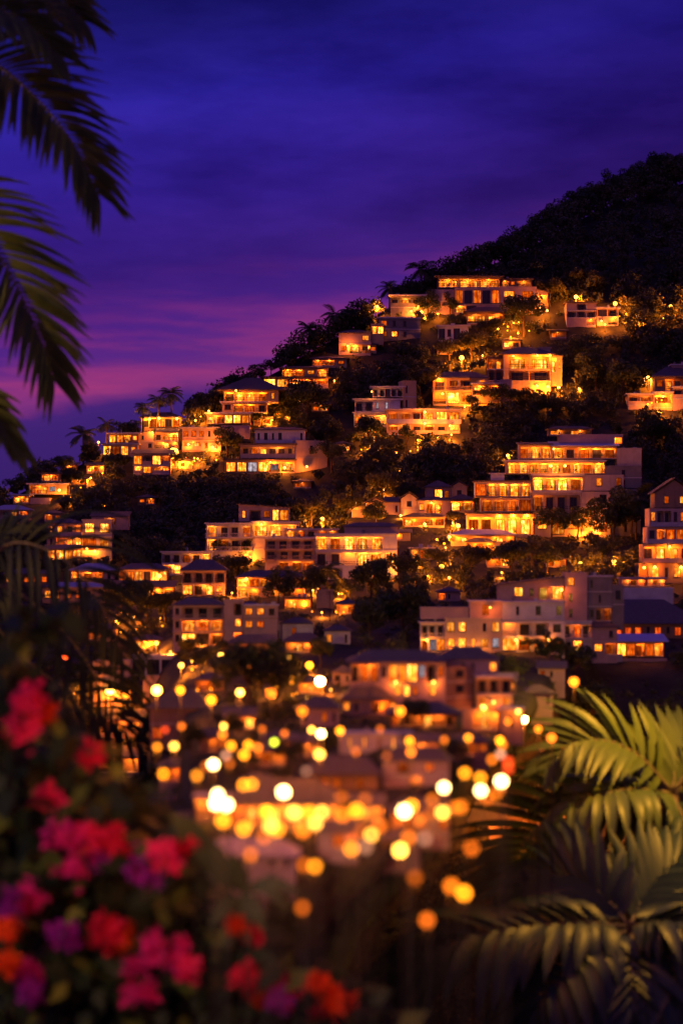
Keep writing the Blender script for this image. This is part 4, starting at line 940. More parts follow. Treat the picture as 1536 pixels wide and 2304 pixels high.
def plant(px, py, h, proto, label, cat='tree', name='tree', group=None, d=None, rot=None, wx=1.0):
    d = d or td(px, py); s_ = h * d / F
    e = empty(name, P(px, py, d) + Vector((0, 0, -.02 * s_)), label, cat, group)
    e.rotation_euler = (0, 0, rnd.random() * 6.28 if rot is None else rot); e.scale = (s_ * wx, s_ * wx, s_)
    for nm, me in (('crown', PROTO[proto][0]), ('trunk', PROTO[proto][1])):
        o = bpy.data.objects.new(nm, me); COL.objects.link(o); o.parent = e
    return e

TREES = [
 # px, base py, height px, prototype, label
 (915, 690, 52, 0, 'bushy dark tree between the fan palm and the left wing of the hilltop villa'),
 (962, 716, 58, 2, 'lamp-lit leafy tree in front of the left wing of the hilltop villa'),
 (1012, 712, 46, 2, 'narrow dark tree before the left corner of the hilltop villa'),
 (1178, 758, 84, 5, 'large dark tree before the right corner of the hilltop villa'),
 (1150, 742, 40, 2, 'small tree at the right end of the glass pavilion'),
 (1236, 690, 66, 1, 'olive tree touched by lamplight right of the hilltop villa'),
 (1290, 660, 54, 1, 'tall thin tree rising behind the left street lamp of the upper road'),
 (1330, 668, 60, 1, 'spreading olive tree behind the flat-roofed house on the upper road'),
 (1420, 720, 54, 1, 'orange-lit tree right of the flat-roofed house on the upper road'),
 (1500, 735, 48, 4, 'small tree glowing beside the rightmost street lamp of the upper road'),
 (1100, 775, 58, 1, 'olive tree lit from below between the glass pavilion and the pyramid-roofed villa'),
 (1010, 830, 70, 1, 'golden tree wrapped around the garden lamp left of the pyramid-roofed villa'),
 (1060, 822, 74, 1, 'tall pale-trunked tree right of the garden lamp by the pyramid-roofed villa'),
 (1300, 830, 60, 0, 'dark tree right of the lit side porch of the pyramid-roofed villa'),
 (945, 905, 78, 1, 'tree with a lit trunk between the white modern villa and the brown-roofed house'),
 (1120, 930, 62, 3, 'wide dark tree below the balcony of the pyramid-roofed villa'),
 (1175, 925, 50, 3, 'low dark tree right of the wide tree below the pyramid-roofed villa'),
 (1060, 935, 46, 4, 'small orange-lit tree at the foot of the brown-roofed house'),
 (915, 1000, 40, 0, 'round dark tree before the ground floor of the lavender-parapet house'),
 (830, 1010, 66, 5, 'dark tree beside the lit retaining wall under the white modern villa'),
 (1400, 905, 84, 5, 'big dark tree left of the right-edge hillside house'),
 (1340, 880, 90, 2, 'tall dark tree in the middle of the right-hand slope'),
 (1230, 950, 60, 3, 'broad dark tree above the hotel roof terrace'),
 (1470, 1020, 86, 0, 'big dark tree right of the hotel top floor'),
 (690, 960, 96, 5, 'massive dark tree behind the crenellated white corner villa'),
 (590, 962, 52, 2, 'dark tree in front of the lower floors of the pyramid-roofed ridge villa'),
 (640, 945, 62, 0, 'lamp-speckled dark tree right of the pyramid-roofed ridge villa'),
 (745, 1062, 66, 3, 'dark tree overlapping the side wall of the crenellated corner villa'),
 (510, 1030, 62, 0, 'round dark tree left of the crenellated corner villa'),
 (430, 955, 40, 1, 'orange-lit tree between the curtained dining house and the ridge villa'),
 (400, 1060, 42, 4, 'small tree under the big glaring lamp of the ridge terrace'),
 (250, 1070, 52, 2, 'dark tree below the stepped house on the left ridge'),
 (160, 1110, 54, 5, 'dark tree with orange specks right of the white canopied house'),
 (1445, 860, 40, 1, 'lamp-lit shrubby tree left of the right-edge hillside house'),
 (845, 1195, 62, 0, 'dark tree in front of the gabled house row'),
 (780, 1185, 74, 1, 'wide tree lit orange by the lamp left of the gabled row'),
 (700, 1190, 66, 1, 'tree lit from below above the roofs right of the penthouse'),
 (860, 1130, 70, 1, 'orange-tinted tree on the slope above the gabled row'),
 (1090, 1160, 60, 0, 'dark tree in front of the left wing of the hotel'),
 (1020, 1190, 40, 4, 'small dark tree at the hotel foot, left of the bright ground floor'),
 (1240, 1220, 70, 5, 'dark tree covering the lower right floors of the hotel'),
 (1300, 1215, 66, 0, 'dark tree with lit edges before the right corner of the hotel'),
 (1380, 1225, 110, 2, 'tall dark tree between the hotel and the tower block'),
 (1420, 1210, 84, 5, 'dense dark tree touching the left side of the tower block'),
 (985, 1290, 56, 1, 'orange-lit tree around the street lamp below the garden pavilion'),
 (1060, 1310, 84, 1, 'big amber-tinted tree below the terrace restaurant'),
 (1150, 1305, 80, 5, 'dark amber-edged tree below the right end of the terrace restaurant'),
 (1230, 1295, 70, 0, 'dark tree left of the pair of street lamps'),
 (900, 1330, 84, 1, 'olive tree right of the broad lit block'),
 (835, 1370, 100, 5, 'large dark tree below the right end of the broad lit block'),
 (905, 1440, 130, 2, 'tall dark tree left of the big white apartment boxes'),
 (830, 1450, 90, 5, 'dense dark tree beside the plain lavender house'),
 (500, 1260, 50, 0, 'dark tree in front of the white flat-roofed house'),
 (560, 1262, 44, 2, 'dark tree before the base of the white apartment building'),
 (530, 1310, 60, 1, 'orange-lit tree left of the wide dark-roofed house'),
 (628, 1362, 74, 2, 'dark conical tree standing before the wide dark-roofed house'),
 (700, 1356, 74, 0, 'dark tree silhouetted by orange light right of the wide dark-roofed house'),
 (270, 1400, 84, 5, 'dark spreading tree with orange lights behind it on the lower left'),
 (330, 1410, 92, 0, 'large tree with a forked trunk lit from behind on the lower left'),
 (370, 1400, 70, 1, 'amber-tinted tree left of the rose corner building'),
 (430, 1490, 56, 1, 'bushy tree in front of the rose corner building ground floor'),
 (455, 1520, 60, 4, 'small lamp-lit tree below the rose corner building'),
 (1075, 1400, 30, 3, 'clipped round bush on the roof terrace of the white apartment boxes'),
 (1190, 1470, 34, 3, 'low bush at the yellow ground floor of the white apartment boxes'),
 (720, 1500, 60, 0, 'dark tree in front of the plain lavender house'),
 (560, 1610, 150, 5, 'very large dark tree filling the gap below the mid-village roofs'),
 (625, 1600, 120, 0, 'large dark tree right of the very large one below the mid-village roofs'),
 (1230, 1500, 70, 2, 'dark tree below the grey tower house'),
 (1328, 1500, 62, 0, 'lamp-touched dark tree in front of the grey tower house'),
 (520, 1672, 60, 0, 'dark tree behind the lamps left of the dark lane'), (648, 1738, 64, 5, 'dark tree between the market hall roof and the dark lane'), (742, 1706, 56, 2, 'narrow dark tree left of the white row house'),
 (866, 1752, 62, 0, 'dark tree at the left end of the rose terrace house'), (1020, 1740, 70, 5, 'dark tree right of the rose terrace house'), (560, 1750, 56, 3, 'low dark tree above the shop house lamps'),
 (430, 1700, 66, 0, 'dark tree right of the purple-hipped house'), (930, 1640, 60, 5, 'dark tree under the low purple pavilion roof'), (1160, 1690, 80, 2, 'dark tree at the top of the ravine edge'), (770, 1850, 60, 0, 'dark tree at the right end of the market hall'),
 (660, 1560, 60, 1, 'amber-tinted tree in the mid-village gardens'), (1330, 1660, 110, 5, 'dark tree in the ravine above the golden palm crown'), (1150, 1545, 60, 0, 'dark tree right of the square tower of the large tiled villa'),
 (352, 1840, 110, 0, 'big dark tree above the blossoms, left of the bright shop house'),
 (760, 2090, 120, 5, 'dark tree in the garden at the bottom of the village'),
 (640, 2120, 110, 0, 'dark tree right of the broad-leaved plant at the bottom of the village'),
 (860, 2060, 100, 2, 'dark tree at the village edge near the dim bottom lamps'),
 (1262, 1488, 40, 3, 'round bush at the right end of the white apartment boxes'),
 (285, 1590, 62, 5, 'dark tree between the lamp-lit garden walls'),
 (190, 1600, 80, 0, 'dark tree at the left end of the white modern house'),
 (500, 1480, 40, 4, 'small yellow-lit tree by the bright lamp left of the low dark-roofed house'),
 (1290, 1540, 80, 5, 'dark tree below the lavender balcony of the awning pavilion'),
]
for (px, py, h, pr, lab) in TREES:
    plant(px, py, h * 1.22, pr, lab)
RT = [(1040, 632, 46), (1075, 615, 50), (1112, 600, 58), (1150, 585, 62), (1190, 560, 58), (1228, 540, 64), (1262, 515, 60), (1300, 495, 66), (1335, 475, 60), (1372, 455, 66),
      (1405, 440, 58), (1440, 428, 62), (1478, 415, 66), (1515, 402, 62)]
for i, (px, py, h) in enumerate(RT):
    plant(px, py + 4, h * 1.2, [0, 3, 5, 1, 2][i % 5], '%s dark treetop from the left on the upper right skyline' % ORD[i + 1], group='trees on the upper right skyline')
LT = [(820, 728, 40), (790, 748, 46), (650, 828, 34), (610, 850, 36), (575, 868, 40), (528, 898, 46), (500, 912, 40), (470, 922, 30), (300, 985, 34), (140, 1072, 40), (95, 1090, 36), (40, 1118, 40)]
for i, (px, py, h) in enumerate(LT):
    plant(px, py + 4, h * 1.4, [0, 5, 2, 3][i % 4], '%s small dark tree from the right on the lower left skyline' % ORD[i + 1], group='trees on the lower left skyline')

# ---- fan of ridge palms
def small_palm_crown(seed):
    r_ = np.random.default_rng(seed); Q = []
    for i in range(26):
        az = i * 2.399 + r_.random() * .4; el = R(-25 + 95 * r_.random()); Ln = .85 + .3 * r_.random()
        p = np.array([0., 0., 0.]); d_ = np.array([math.cos(az) * math.cos(el), math.sin(az) * math.cos(el), math.sin(el)])
        pts = [p.copy()]
        for k in range(9):
            p = p + d_ * Ln / 9; d_ = d_ + np.array([0, 0, -.17]); d_ /= np.linalg.norm(d_); pts.append(p.copy())
        side = np.array([-math.sin(az), math.cos(az), 0.])
        for k in range(1, 9):
            t = (pts[k + 1] - pts[k]); t /= np.linalg.norm(t)
            for s_ in (-1, 1):
                ll = .42 * math.sin(math.pi * (k + 1.5) / 11.5); dr = t * .75 + side * s_ * .75 + np.array([0, 0, -.35]); dr /= np.linalg.norm(dr)
                wv = t * .048
                Q.append([pts[k] - wv, pts[k] + wv, pts[k] + dr * ll + wv * .15, pts[k] + dr * ll - wv * .15])
            Q.append([pts[k] - side * .012, pts[k] + side * .012, pts[k + 1] + side * .01, pts[k + 1] - side * .01])
    return quads_mesh('fronds', np.array(Q), [M['leaf_a']])
PCROWN = [small_palm_crown(3), small_palm_crown(8)]
RP = [(948, 612, 668, 34, 'tallest fan palm on the skyline left of the hilltop villa'), (876, 655, 694, 26, 'squat dark palm on the skyline left of the tallest fan palm'),
      (696, 746, 792, 30, 'dense lone palm on the skyline above the terraced house'), (752, 715, 768, 28, 'palm with ragged fronds on the skyline right of the lone dense palm'),
      (386, 892, 955, 26, 'tall palm above the curtained dining house, right one of the pair'), (356, 905, 955, 22, 'shorter palm above the curtained dining house, left one of the pair'),
      (322, 922, 970, 20, 'small palm on the skyline left of the curtained dining house'), (240, 962, 1015, 23, 'palm on the skyline above the stepped house with yellow glass'),
      (188, 984, 1040, 32, 'wide palm with drooping fronds on the far left skyline'), (1430, 1130, 1215, 46, 'dark palm rising between the hotel and the tower block'),
      (735, 1290, 1350, 34, 'dark palm standing among the orange lights below the broad lit block'), (650, 1300, 1356, 26, 'small dark palm in front of the wide dark-roofed house')]
for i, (px, cyy, by, rr, lab) in enumerate(RP):
    d = td(px, max(by, ridge(px) + 1)); s_ = d / F
    e = empty('palm_tree', P(px, by, d), lab, 'palm tree', 'palms on the hill')
    rr *= 1.3; hh = (by - cyy + 6) * s_
    tb_ = MB(); tb_.tube([Vector((0, 0, -.3)), Vector((.3 * s_, 0, hh * .4)), Vector((0, 0, hh))], [2.6 * s_, 2.0 * s_, 1.7 * s_], 8)
    tb_.build('trunk', M['bark'], e)
    o = bpy.data.objects.new('fronds', PCROWN[i % 2]); COL.objects.link(o); o.parent = e
    o.location = (0, 0, hh); o.scale = (rr * s_,) * 3; o.rotation_euler = (0, 0, i * 1.3)

# ---- the wood that covers the slope: one mass
def blocked(px, py, h, w_, d):
    for (x0, x1, y0, y1, d0, d1) in RECTS:
        if px + w_ < x0 or px - w_ > x1 or py - h > y1 or py < y0: continue
        if d > d1 + .3: continue
        if d < d0 - .2 and py - h > y1 - .16 * (y1 - y0): continue
        return True
    return False
Q = []; cnt = 0
tries = 0
while cnt < 3300 and tries < 60000:
    tries += 1
    px = rng.uniform(-260, 1800); r0 = ridge(px)
    if rng.random() < .12: py = r0 + rng.uniform(-1, 10)
    elif rng.random() < .72: py = rng.uniform(r0, 1330)
    else: py = rng.uniform(1250, 1800)
    if py < r0 - 1: continue
    d = td(px, py)
    h = rng.uniform(30, 62) * (1.25 if (px > 1150 and py < 640) or rng.random() < .15 else 1.0)
    if py > 1500: h *= .75
    if blocked(px, py, h, h * .42, d): continue
    s_ = d / F; b0 = np.array(P(px, py, d)); k = 6
    a = rng.random(k) * 6.283; rr = h * .34 * np.sqrt(rng.random(k))
    C = np.stack([b0[0] + rr * np.cos(a) * s_, b0[1] + rr * np.sin(a) * s_, b0[2] + (h * (.28 + .52 * rng.random(k))) * s_], 1)
    q = (h * (.15 + .13 * rng.random(k)) * s_)[:, None] * np.array([[1, 1, .8]])
    Q.append(leaf_quads(rng, C, q, 220 if py < 1400 else 170, 7.0 * s_, fill=.45)); cnt += 1
fo = bpy.data.objects.new('forest', quads_mesh('forest', np.concatenate(Q), [M['leaf_f']])); COL.objects.link(fo)
tag(fo, 'dark continuous tropical wood covering the hillside between and above the houses', 'forest', kind='stuff')
# ---- low ground cover over the whole slope
Q = []
for i in range(6500):
    px = rng.uniform(-260, 1800); r0 = ridge(px); py = rng.uniform(r0, 2000) if i % 4 else rng.uniform(1900, 2304); d = td(px, py)
    h = rng.uniform(8, 18) * (2.2 if py > 1900 else 1)
    if blocked(px, py, h, h, d): continue
    s_ = d / F; b0 = np.array(P(px, py, d)); k = 3
    C = b0[None, :] + rng.normal(size=(k, 3)) * h * .5 * s_ * np.array([[1, 1, .3]]) + np.array([[0, 0, h * .3 * s_]])
    Q.append(leaf_quads(rng, C, np.full((k, 3), h * .6 * s_), 44, 6.5 * s_, fill=.4))
uo = bpy.data.objects.new('undergrowth', quads_mesh('undergrowth', np.concatenate(Q), [M['leaf_f']])); COL.objects.link(uo)
tag(uo, 'low dark scrub covering the ground between the trees and houses', 'undergrowth', kind='stuff')

# ---------------------------------------------------------------- lamps
LM = {}
def lmat(key, col, s_):
    if key not in LM: LM[key] = mat_emit('lamp_glow_' + key, col, s_)
    return LM[key]
GL = {'w': ('white', (1, .60, .20), 32), 'v': ('pale yellow', (1, .42, .05), 16), 'y': ('yellow', (1, .27, .008), 10), 'o': ('orange', (1, .19, .008), 6),
      'd': ('dim orange', (1, .17, .010), 2.6), 'r': ('red', (1, .07, .01), 6), 'p': ('dim pinkish', (1, .40, .22), 2.2), 'g': ('greenish yellow', (.62, .66, .03), 9)}
POSTC = {}
def street_lamp(px, py, d, r, key, label, group, k=0.0, mul=1.0, name='street_lamp', minpost=0.0):
    """a globe lamp on a post: base on the ground under it"""
    g = P(px, py, d); gz = ground_z(px, d)
    gz = min(gz, g.z - minpost - r * 2.5)
    e = empty(name, (g.x, g.y, gz), label, 'street lamp' if name == 'street_lamp' else 'lamp', group)
    H = g.z - gz
    b = MB(); w_ = max(.08 * r * 2, .01)
    b.tube([Vector((0, 0, -.1)), Vector((0, 0, H * .12)), Vector((0, 0, H * .13)), Vector((0, 0, H - r * .95))], [w_ * 1.9, w_ * 1.7, w_, w_ * .8], 8)
    b.tube([Vector((0, 0, H - r * 1.15)), Vector((0, 0, H - r * .9))], [r * .5, r * .35], 10)
    b.tube([Vector((0, 0, H + r * .92)), Vector((0, 0, H + r * 1.1)), Vector((0, 0, H + r * 1.3))], [r * .4, r * .3, r * .06], 10)
    b.build('post', M['post'], e)
    nm, col, s_ = GL[key]
    gb = MB(); gb.sphere((0, 0, H), r, 14, 10)
    gb.build('globe', lmat('%s_%g' % (key, mul), col, s_ * mul), e, smooth=True)
    if k:
        q = d / F
        point_light((g.x, g.y - r - 4 * q, g.z - r - 2 * q), LIGHT_K * q * q * k, (1, .22, .014), 2 * q, e, (g.x, g.y, gz))
    return e
# in-focus lamps on the hill: px, py, globe radius px, light factor, label
HILL = [(1295, 668, 4.6, 7, 'starry orange street lamp left of the dark flat-roofed house roof, on the upper road'), (1383, 683, 4.6, 8, 'starry street lamp behind the right end of the flat-roofed house on the upper road'),
        (1507, 690, 4.6, 8, 'starry street lamp alone at the right edge of the upper road'), (1038, 805, 5.2, 9, 'garden lamp inside the golden tree left of the pyramid-roofed villa'),
        (1457, 850, 4.4, 7, 'lamp on the terrace left of the right-edge hillside house'), (1142, 1025, 3.6, 4, 'lamp at the upper left corner of the stepped hotel'),
        (1030, 1183, 4.6, 7, 'lamp between the garden pavilion and the hotel ground floor'), (993, 1275, 4.8, 7, 'lamp among the orange trees below the tiny flat-roofed house'),
        (1305, 1268, 4.4, 6, 'left lamp of the pair above the grey tower house'), (1380, 1263, 4.8, 7, 'right lamp of the pair above the grey tower house'),
        (725, 1168, 4.6, 7, 'lamp under the orange-lit tree right of the penthouse'), (848, 690, 3.6, 5, 'lamp on the skyline left of the hilltop villa wing'),
        (391, 1018, 11, 9, 'big glaring lamp in the middle of the ridge terrace'), (399, 977, 4.6, 6, 'lamp above the big glaring lamp of the ridge terrace'),
        (222, 995, 2.6, 2, 'small lamp at the left tip of the ridge terrace'), (472, 886, 3, 3, 'small lamp on the skyline left of the big pyramid roof'),
        (358, 1296, 5, 8, 'lamp at the right end of the curtained veranda house'), (352, 1447, 5, 7, 'lamp on a thin post left of the rose corner building'),
        (408, 1497, 6.5, 8, 'bright lamp in the yellow-lit bush below the rose corner building'), (1302, 875, 3, 3, 'small lamp at the foot of the slope right of the pyramid-roofed villa'),
        (1480, 925, 3.2, 4, 'lamp under the balcony of the right-edge hillside house'), (900, 1060, 2.4, .6, 'tiny lamp alone in the dark wood above the gabled row'),
        (1010, 1300, 3, 2, 'small lantern just below the lamp among the orange trees'), (1196, 1284, 3, 2, 'small lamp at the road edge below the hotel trees'),
        (497, 1475, 7, 5, 'bright lamp left of the low dark-roofed house'), (650, 1478, 5.5, 3, 'lamp in front of the low house with the bright eaves strip')]
for (px, py, r, k, lab) in HILL:
    d = td(px, py + 26) - .3; street_lamp(px, py, d, r * d / F, 'v', lab, 'lamps on the hillside', k * 3.2, .4)
street_lamp(1256, 872, td(1256, 895), 3 * td(1256, 895) / F, 'v', 'lamp lighting the garden right of the pyramid-roofed villa', 'lamps on the hillside', 4)

GLOW = [(925, 700), (955, 712), (985, 706), (1155, 726), (1165, 750), (1218, 705), (1238, 885), (1215, 890), (1258, 880), (1062, 905), (1045, 915), (985, 985), (940, 990), (1015, 978), (835, 985), (825, 1005),
        (572, 938), (612, 945), (648, 938), (432, 950), (452, 938), (484, 1010), (410, 1040), (445, 1032), (1412, 722), (1440, 728), (1492, 716), (1486, 928), (690, 1172), (764, 1158), (800, 1130), (862, 1102), (1018, 1176),
        (1062, 1190), (1002, 1232), (1112, 1232), (938, 1264), (962, 1296), (1012, 1322), (1128, 1288), (1222, 1296), (1282, 1290), (1342, 1284), (1412, 1278), (872, 1296), (562, 1254), (616, 1290), (522, 1334), (704, 1328),
        (762, 1336), (724, 1378), (362, 1338), (302, 1388), (262, 1398), (332, 1446), (384, 1466), (432, 1488), (522, 1488), (592, 1506), (704, 1508), (482, 1546), (744, 1552), (620, 1560), (560, 1590), (690, 1570), (1140, 1650),
        (160, 1120), (205, 1075), (250, 1120), (1290, 700), (1360, 730), (1120, 740), (1085, 800), (800, 1185), (870, 1180), (1310, 1200), (1360, 1190)]
GLOW.sort()
for i, (px, py) in enumerate(GLOW):
    zn = 'upper hill' if py < 800 else 'middle slope' if py < 1060 else 'village terraces' if py < 1310 else 'lower lanes'
    lst_ = [q for q in GLOW if ('upper hill' if q[1] < 800 else 'middle slope' if q[1] < 1060 else 'village terraces' if q[1] < 1310 else 'lower lanes') == zn]
    j = lst_.index((px, py)) + 1; od = ORD[j] if j <= 16 else '%d%s' % (j, {1: 'st', 2: 'nd', 3: 'rd'}.get(j % 10 if j not in (11, 12, 13) else 0, 'th'))
    d = td(px, max(py + 8, ridge(px) + 2)) - .8
    street_lamp(px, py, d, 1.9 * d / F, 'v', '%s amber garden lamp from the left lighting the greenery of the %s' % (od, zn), 'amber garden lamps of the ' + zn, 5.5 if py < 800 else 11, .5, 'garden_lamp')

BANK = [(1096, 1850), (1158, 1905), (1176, 1830), (1215, 1880), (1245, 1765), (1268, 1838), (1312, 1745), (1350, 1850)]  # extra lamps added to brighten the bank behind the dark frond
for i, (px, py) in enumerate(sorted(BANK)):
    d = td(px, py) - 2.5
    street_lamp(px, py, d, 1.6 * d / F, 'o', '%s added orange lamp from the left on the dark ravine bank behind the fronds' % ORD[i + 1], 'lamps added on the ravine bank', 17, .6, 'garden_lamp')

# little garden bulbs in the trees and gardens
GB = [(1160, 735, 30, 34, 10, 'the dark tree by the glass pavilion'), (590, 925, 50, 30, 15, 'the trees right of the ridge villa'), (430, 1040, 60, 12, 12, 'the hedge under the glaring lamp'),
      (830, 985, 30, 30, 10, 'the lit retaining wall under the white villa'), (1240, 885, 40, 18, 12, 'the garden right of the pyramid-roofed villa'), (1420, 720, 40, 14, 9, 'the hedge right of the upper road house'),
      (900, 1010, 60, 10, 9, 'the bank below the lavender-parapet house'), (300, 1400, 70, 30, 14, 'the trees on the lower left'), (1130, 1130, 40, 14, 9, 'the pergola at the hotel'),
      (740, 1350, 60, 40, 14, 'the trees below the broad lit block'), (1480, 900, 24, 14, 7, 'the bushes below the right-edge house'), (200, 1100, 50, 40, 11, 'the wood right of the canopied house'),
      (1050, 1215, 80, 10, 12, 'the restaurant terrace edge'), (650, 1530, 70, 40, 12, 'the gardens of the mid village'), (480, 1530, 50, 30, 9, 'the lane below the rose corner building')]
for (cx, cyy, rx, ry, n, desc) in GB:
    ps = sorted([(cx + rnd.uniform(-1, 1) * rx, cyy + rnd.uniform(-1, 1) * ry) for _ in range(n)])
    for i, (px, py) in enumerate(ps):
        d = td(px, max(py + 6, ridge(px) + 2)) - 1.2; r = rnd.uniform(1.1, 2.2) * d / F
        street_lamp(px, py, d, r, 'y', '%s tiny garden light from left by %s' % (ORD[i + 1], desc), 'garden lights by ' + desc, 1.6 if i % 3 == 0 else 0, .5 if i % 3 else 1.0, 'garden_lamp')

# lamps of the near village: blurred by the lens into discs
NEAR = [(372, 1642, 'r'), (409, 1634, 'd'), (354, 1681, 'y'), (392, 1679, 'v'), (503, 1634, 'v'), (501, 1653, 'o'), (520, 1678, 'y'), (480, 1720, 'w'), (464, 1724, 'd'), (508, 1700, 'p'), (517, 1718, 'd'),
        (368, 1741, 'y'), (443, 1745, 'y'), (559, 1676, 'y'), (580, 1682, 'o'), (549, 1698, 'y'), (617, 1670, 'g'), (548, 1766, 'y'), (567, 1764, 'y'), (490, 1788, 'w'), (486, 1808, 'w'), (510, 1811, 'w'),
        (638, 1782, 'w'), (689, 1735, 'p'), (502, 1846, 'y'), (548, 1865, 'y'), (600, 1827, 'y'), (628, 1826, 'd'), (661, 1828, 'v'), (694, 1828, 'y'), (724, 1827, 'v'), (709, 1852, 'v'), (609, 1858, 'v'), (624, 1866, 'y'),
        (593, 1884, 'o'), (681, 1867, 'o'), (564, 1922, 'o'), (684, 1946, 'd'), (708, 1949, 'y'), (680, 2042, 'd'), (768, 1795, 'd'), (821, 1798, 'd'), (770, 1833, 'o'), (801, 1823, 'y'), (909, 1825, 'w'), (926, 1813, 'y'),
        (835, 1878, 'v'), (854, 1858, 'd'), (813, 1870, 'd'), (790, 1910, 'y'), (821, 1905, 'p'), (900, 1913, 'v'), (919, 1885, 'o'), (998, 1772, 'w'), (972, 1799, 'o'), (995, 1828, 'v'), (968, 1830, 'd'), (1020, 1817, 'o'),
        (1036, 1815, 'o'), (1045, 1739, 'y'), (1080, 1750, 'y'), (1127, 1758, 'w'), (1081, 1779, 'w'), (1115, 1784, 'o'), (1096, 1796, 'd'), (1106, 1709, 'o'), (1125, 1697, 'p'), (1142, 1714, 'r'), (1143, 1730, 'r'),
        (1124, 1666, 'y'), (1130, 1676, 'o'), (999, 1664, 'o'), (1053, 1660, 'y'), (921, 1667, 'y'), (924, 1692, 'o'), (722, 1651, 'w'), (701, 1642, 'v'), (765, 1644, 'y'), (719, 1697, 'v'), (712, 1690, 'o'), (1178, 1619, 'w'),
        (1142, 1623, 'o'), (1060, 1909, 'd'), (1015, 1993, 'o'), (1043, 2009, 'y'), (960, 2070, 'd'), (933, 1974, 'd'), (955, 1887, 'p'), (318, 1923, 'v'), (430, 1979, 'w'), (392, 1996, 'y'), (440, 2015, 'o'),
        (540, 1558, 'v'), (580, 1519, 'v'), (720, 1533, 'w'), (653, 1530, 'y'), (353, 1553, 'v'), (248, 1553, 'v'), (406, 1553, 'y'), (475, 1575, 'y'), (855, 1640, 'd'), (696, 1497, 'y'), (177, 1550, 'y'), (150, 1475, 'r'),
        (1290, 1534, 'o'), (1210, 1640, 'o'), (560, 1500, 'o'), (610, 1560, 'd'), (680, 1600, 'o'), (900, 1600, 'o'), (640, 1650, 'd'), (590, 1640, 'd'), (1240, 1660, 'd'), (1150, 1862, 'd'), (1225, 1800, 'o'), (1292, 1770, 'o'), (1200, 1930, 'd'), (870, 1700, 'd'), (270, 1640, 'o'), (285, 1560, 'o'), (800, 1690, 'd')]
ZONES = [('the flower bush', 400, 1980), ('the purple-hipped house', 400, 1660), ('the market hall', 640, 1840), ('the white row house', 850, 1680), ('the large tiled villa', 1100, 1640), ('the ravine edge', 1080, 1800),
         ('the bottom of the village', 960, 2000), ('the mid-village gardens', 640, 1540), ('the modern garden walls', 300, 1540), ('the dark lane', 640, 1670), ('the shop house', 490, 1770), ('the rose terrace house', 920, 1850)]
byz = {}
for (px, py, key) in NEAR:
    z = min(ZONES, key=lambda q: (q[1] - px) ** 2 + (q[2] - py) ** 2)[0]
    byz.setdefault((z, key), []).append((px, py))
LV = random.Random(4)
def near_d(py):
    return lerp_tab([(1470, 120), (1520, 100), (1560, 82), (1640, 64), (1700, 54), (1760, 46), (1830, 42), (1910, 40), (2080, 39)], py)
for (z, key), lst in byz.items():
    lst.sort()
    for i, (px, py) in enumerate(lst):
        d = near_d(py)
        if px < 330 or px > 1170: d = max(d, 90) if py < 1700 else d
        r = .0115 * d / 5 if d > 70 else .088
        if px < 470 and py > 1900: d = 64
        if px < 330 and py < 1760: d = td(px, py + 30) - 1; r = .0023 * d
        elif px < 445 and py < 1600: d = 88; r = .19
        if px > 1144 and py > 1690: d = 112; r = .16  # ravine lamps added to light the dark ground behind the fronds
        nm = GL[key][0]
        if len(lst) == 1: lab = 'only %s globe lamp near %s' % (nm, z)
        else: lab = '%s globe lamp near %s, %s of %s from the left' % (nm, z, ORD[i + 1], NUM[len(lst)])
        r *= LV.uniform(.82, 1.18)
        street_lamp(px, py, d, r, key, lab, 'globe lamps of the near village', {'w': 26, 'v': 20, 'y': 13, 'o': 10, 'd': 6}.get(key, 0), LV.choice((.6, .8, 1.0, 1.4)) if key != 'w' else 1.0, minpost=.8)
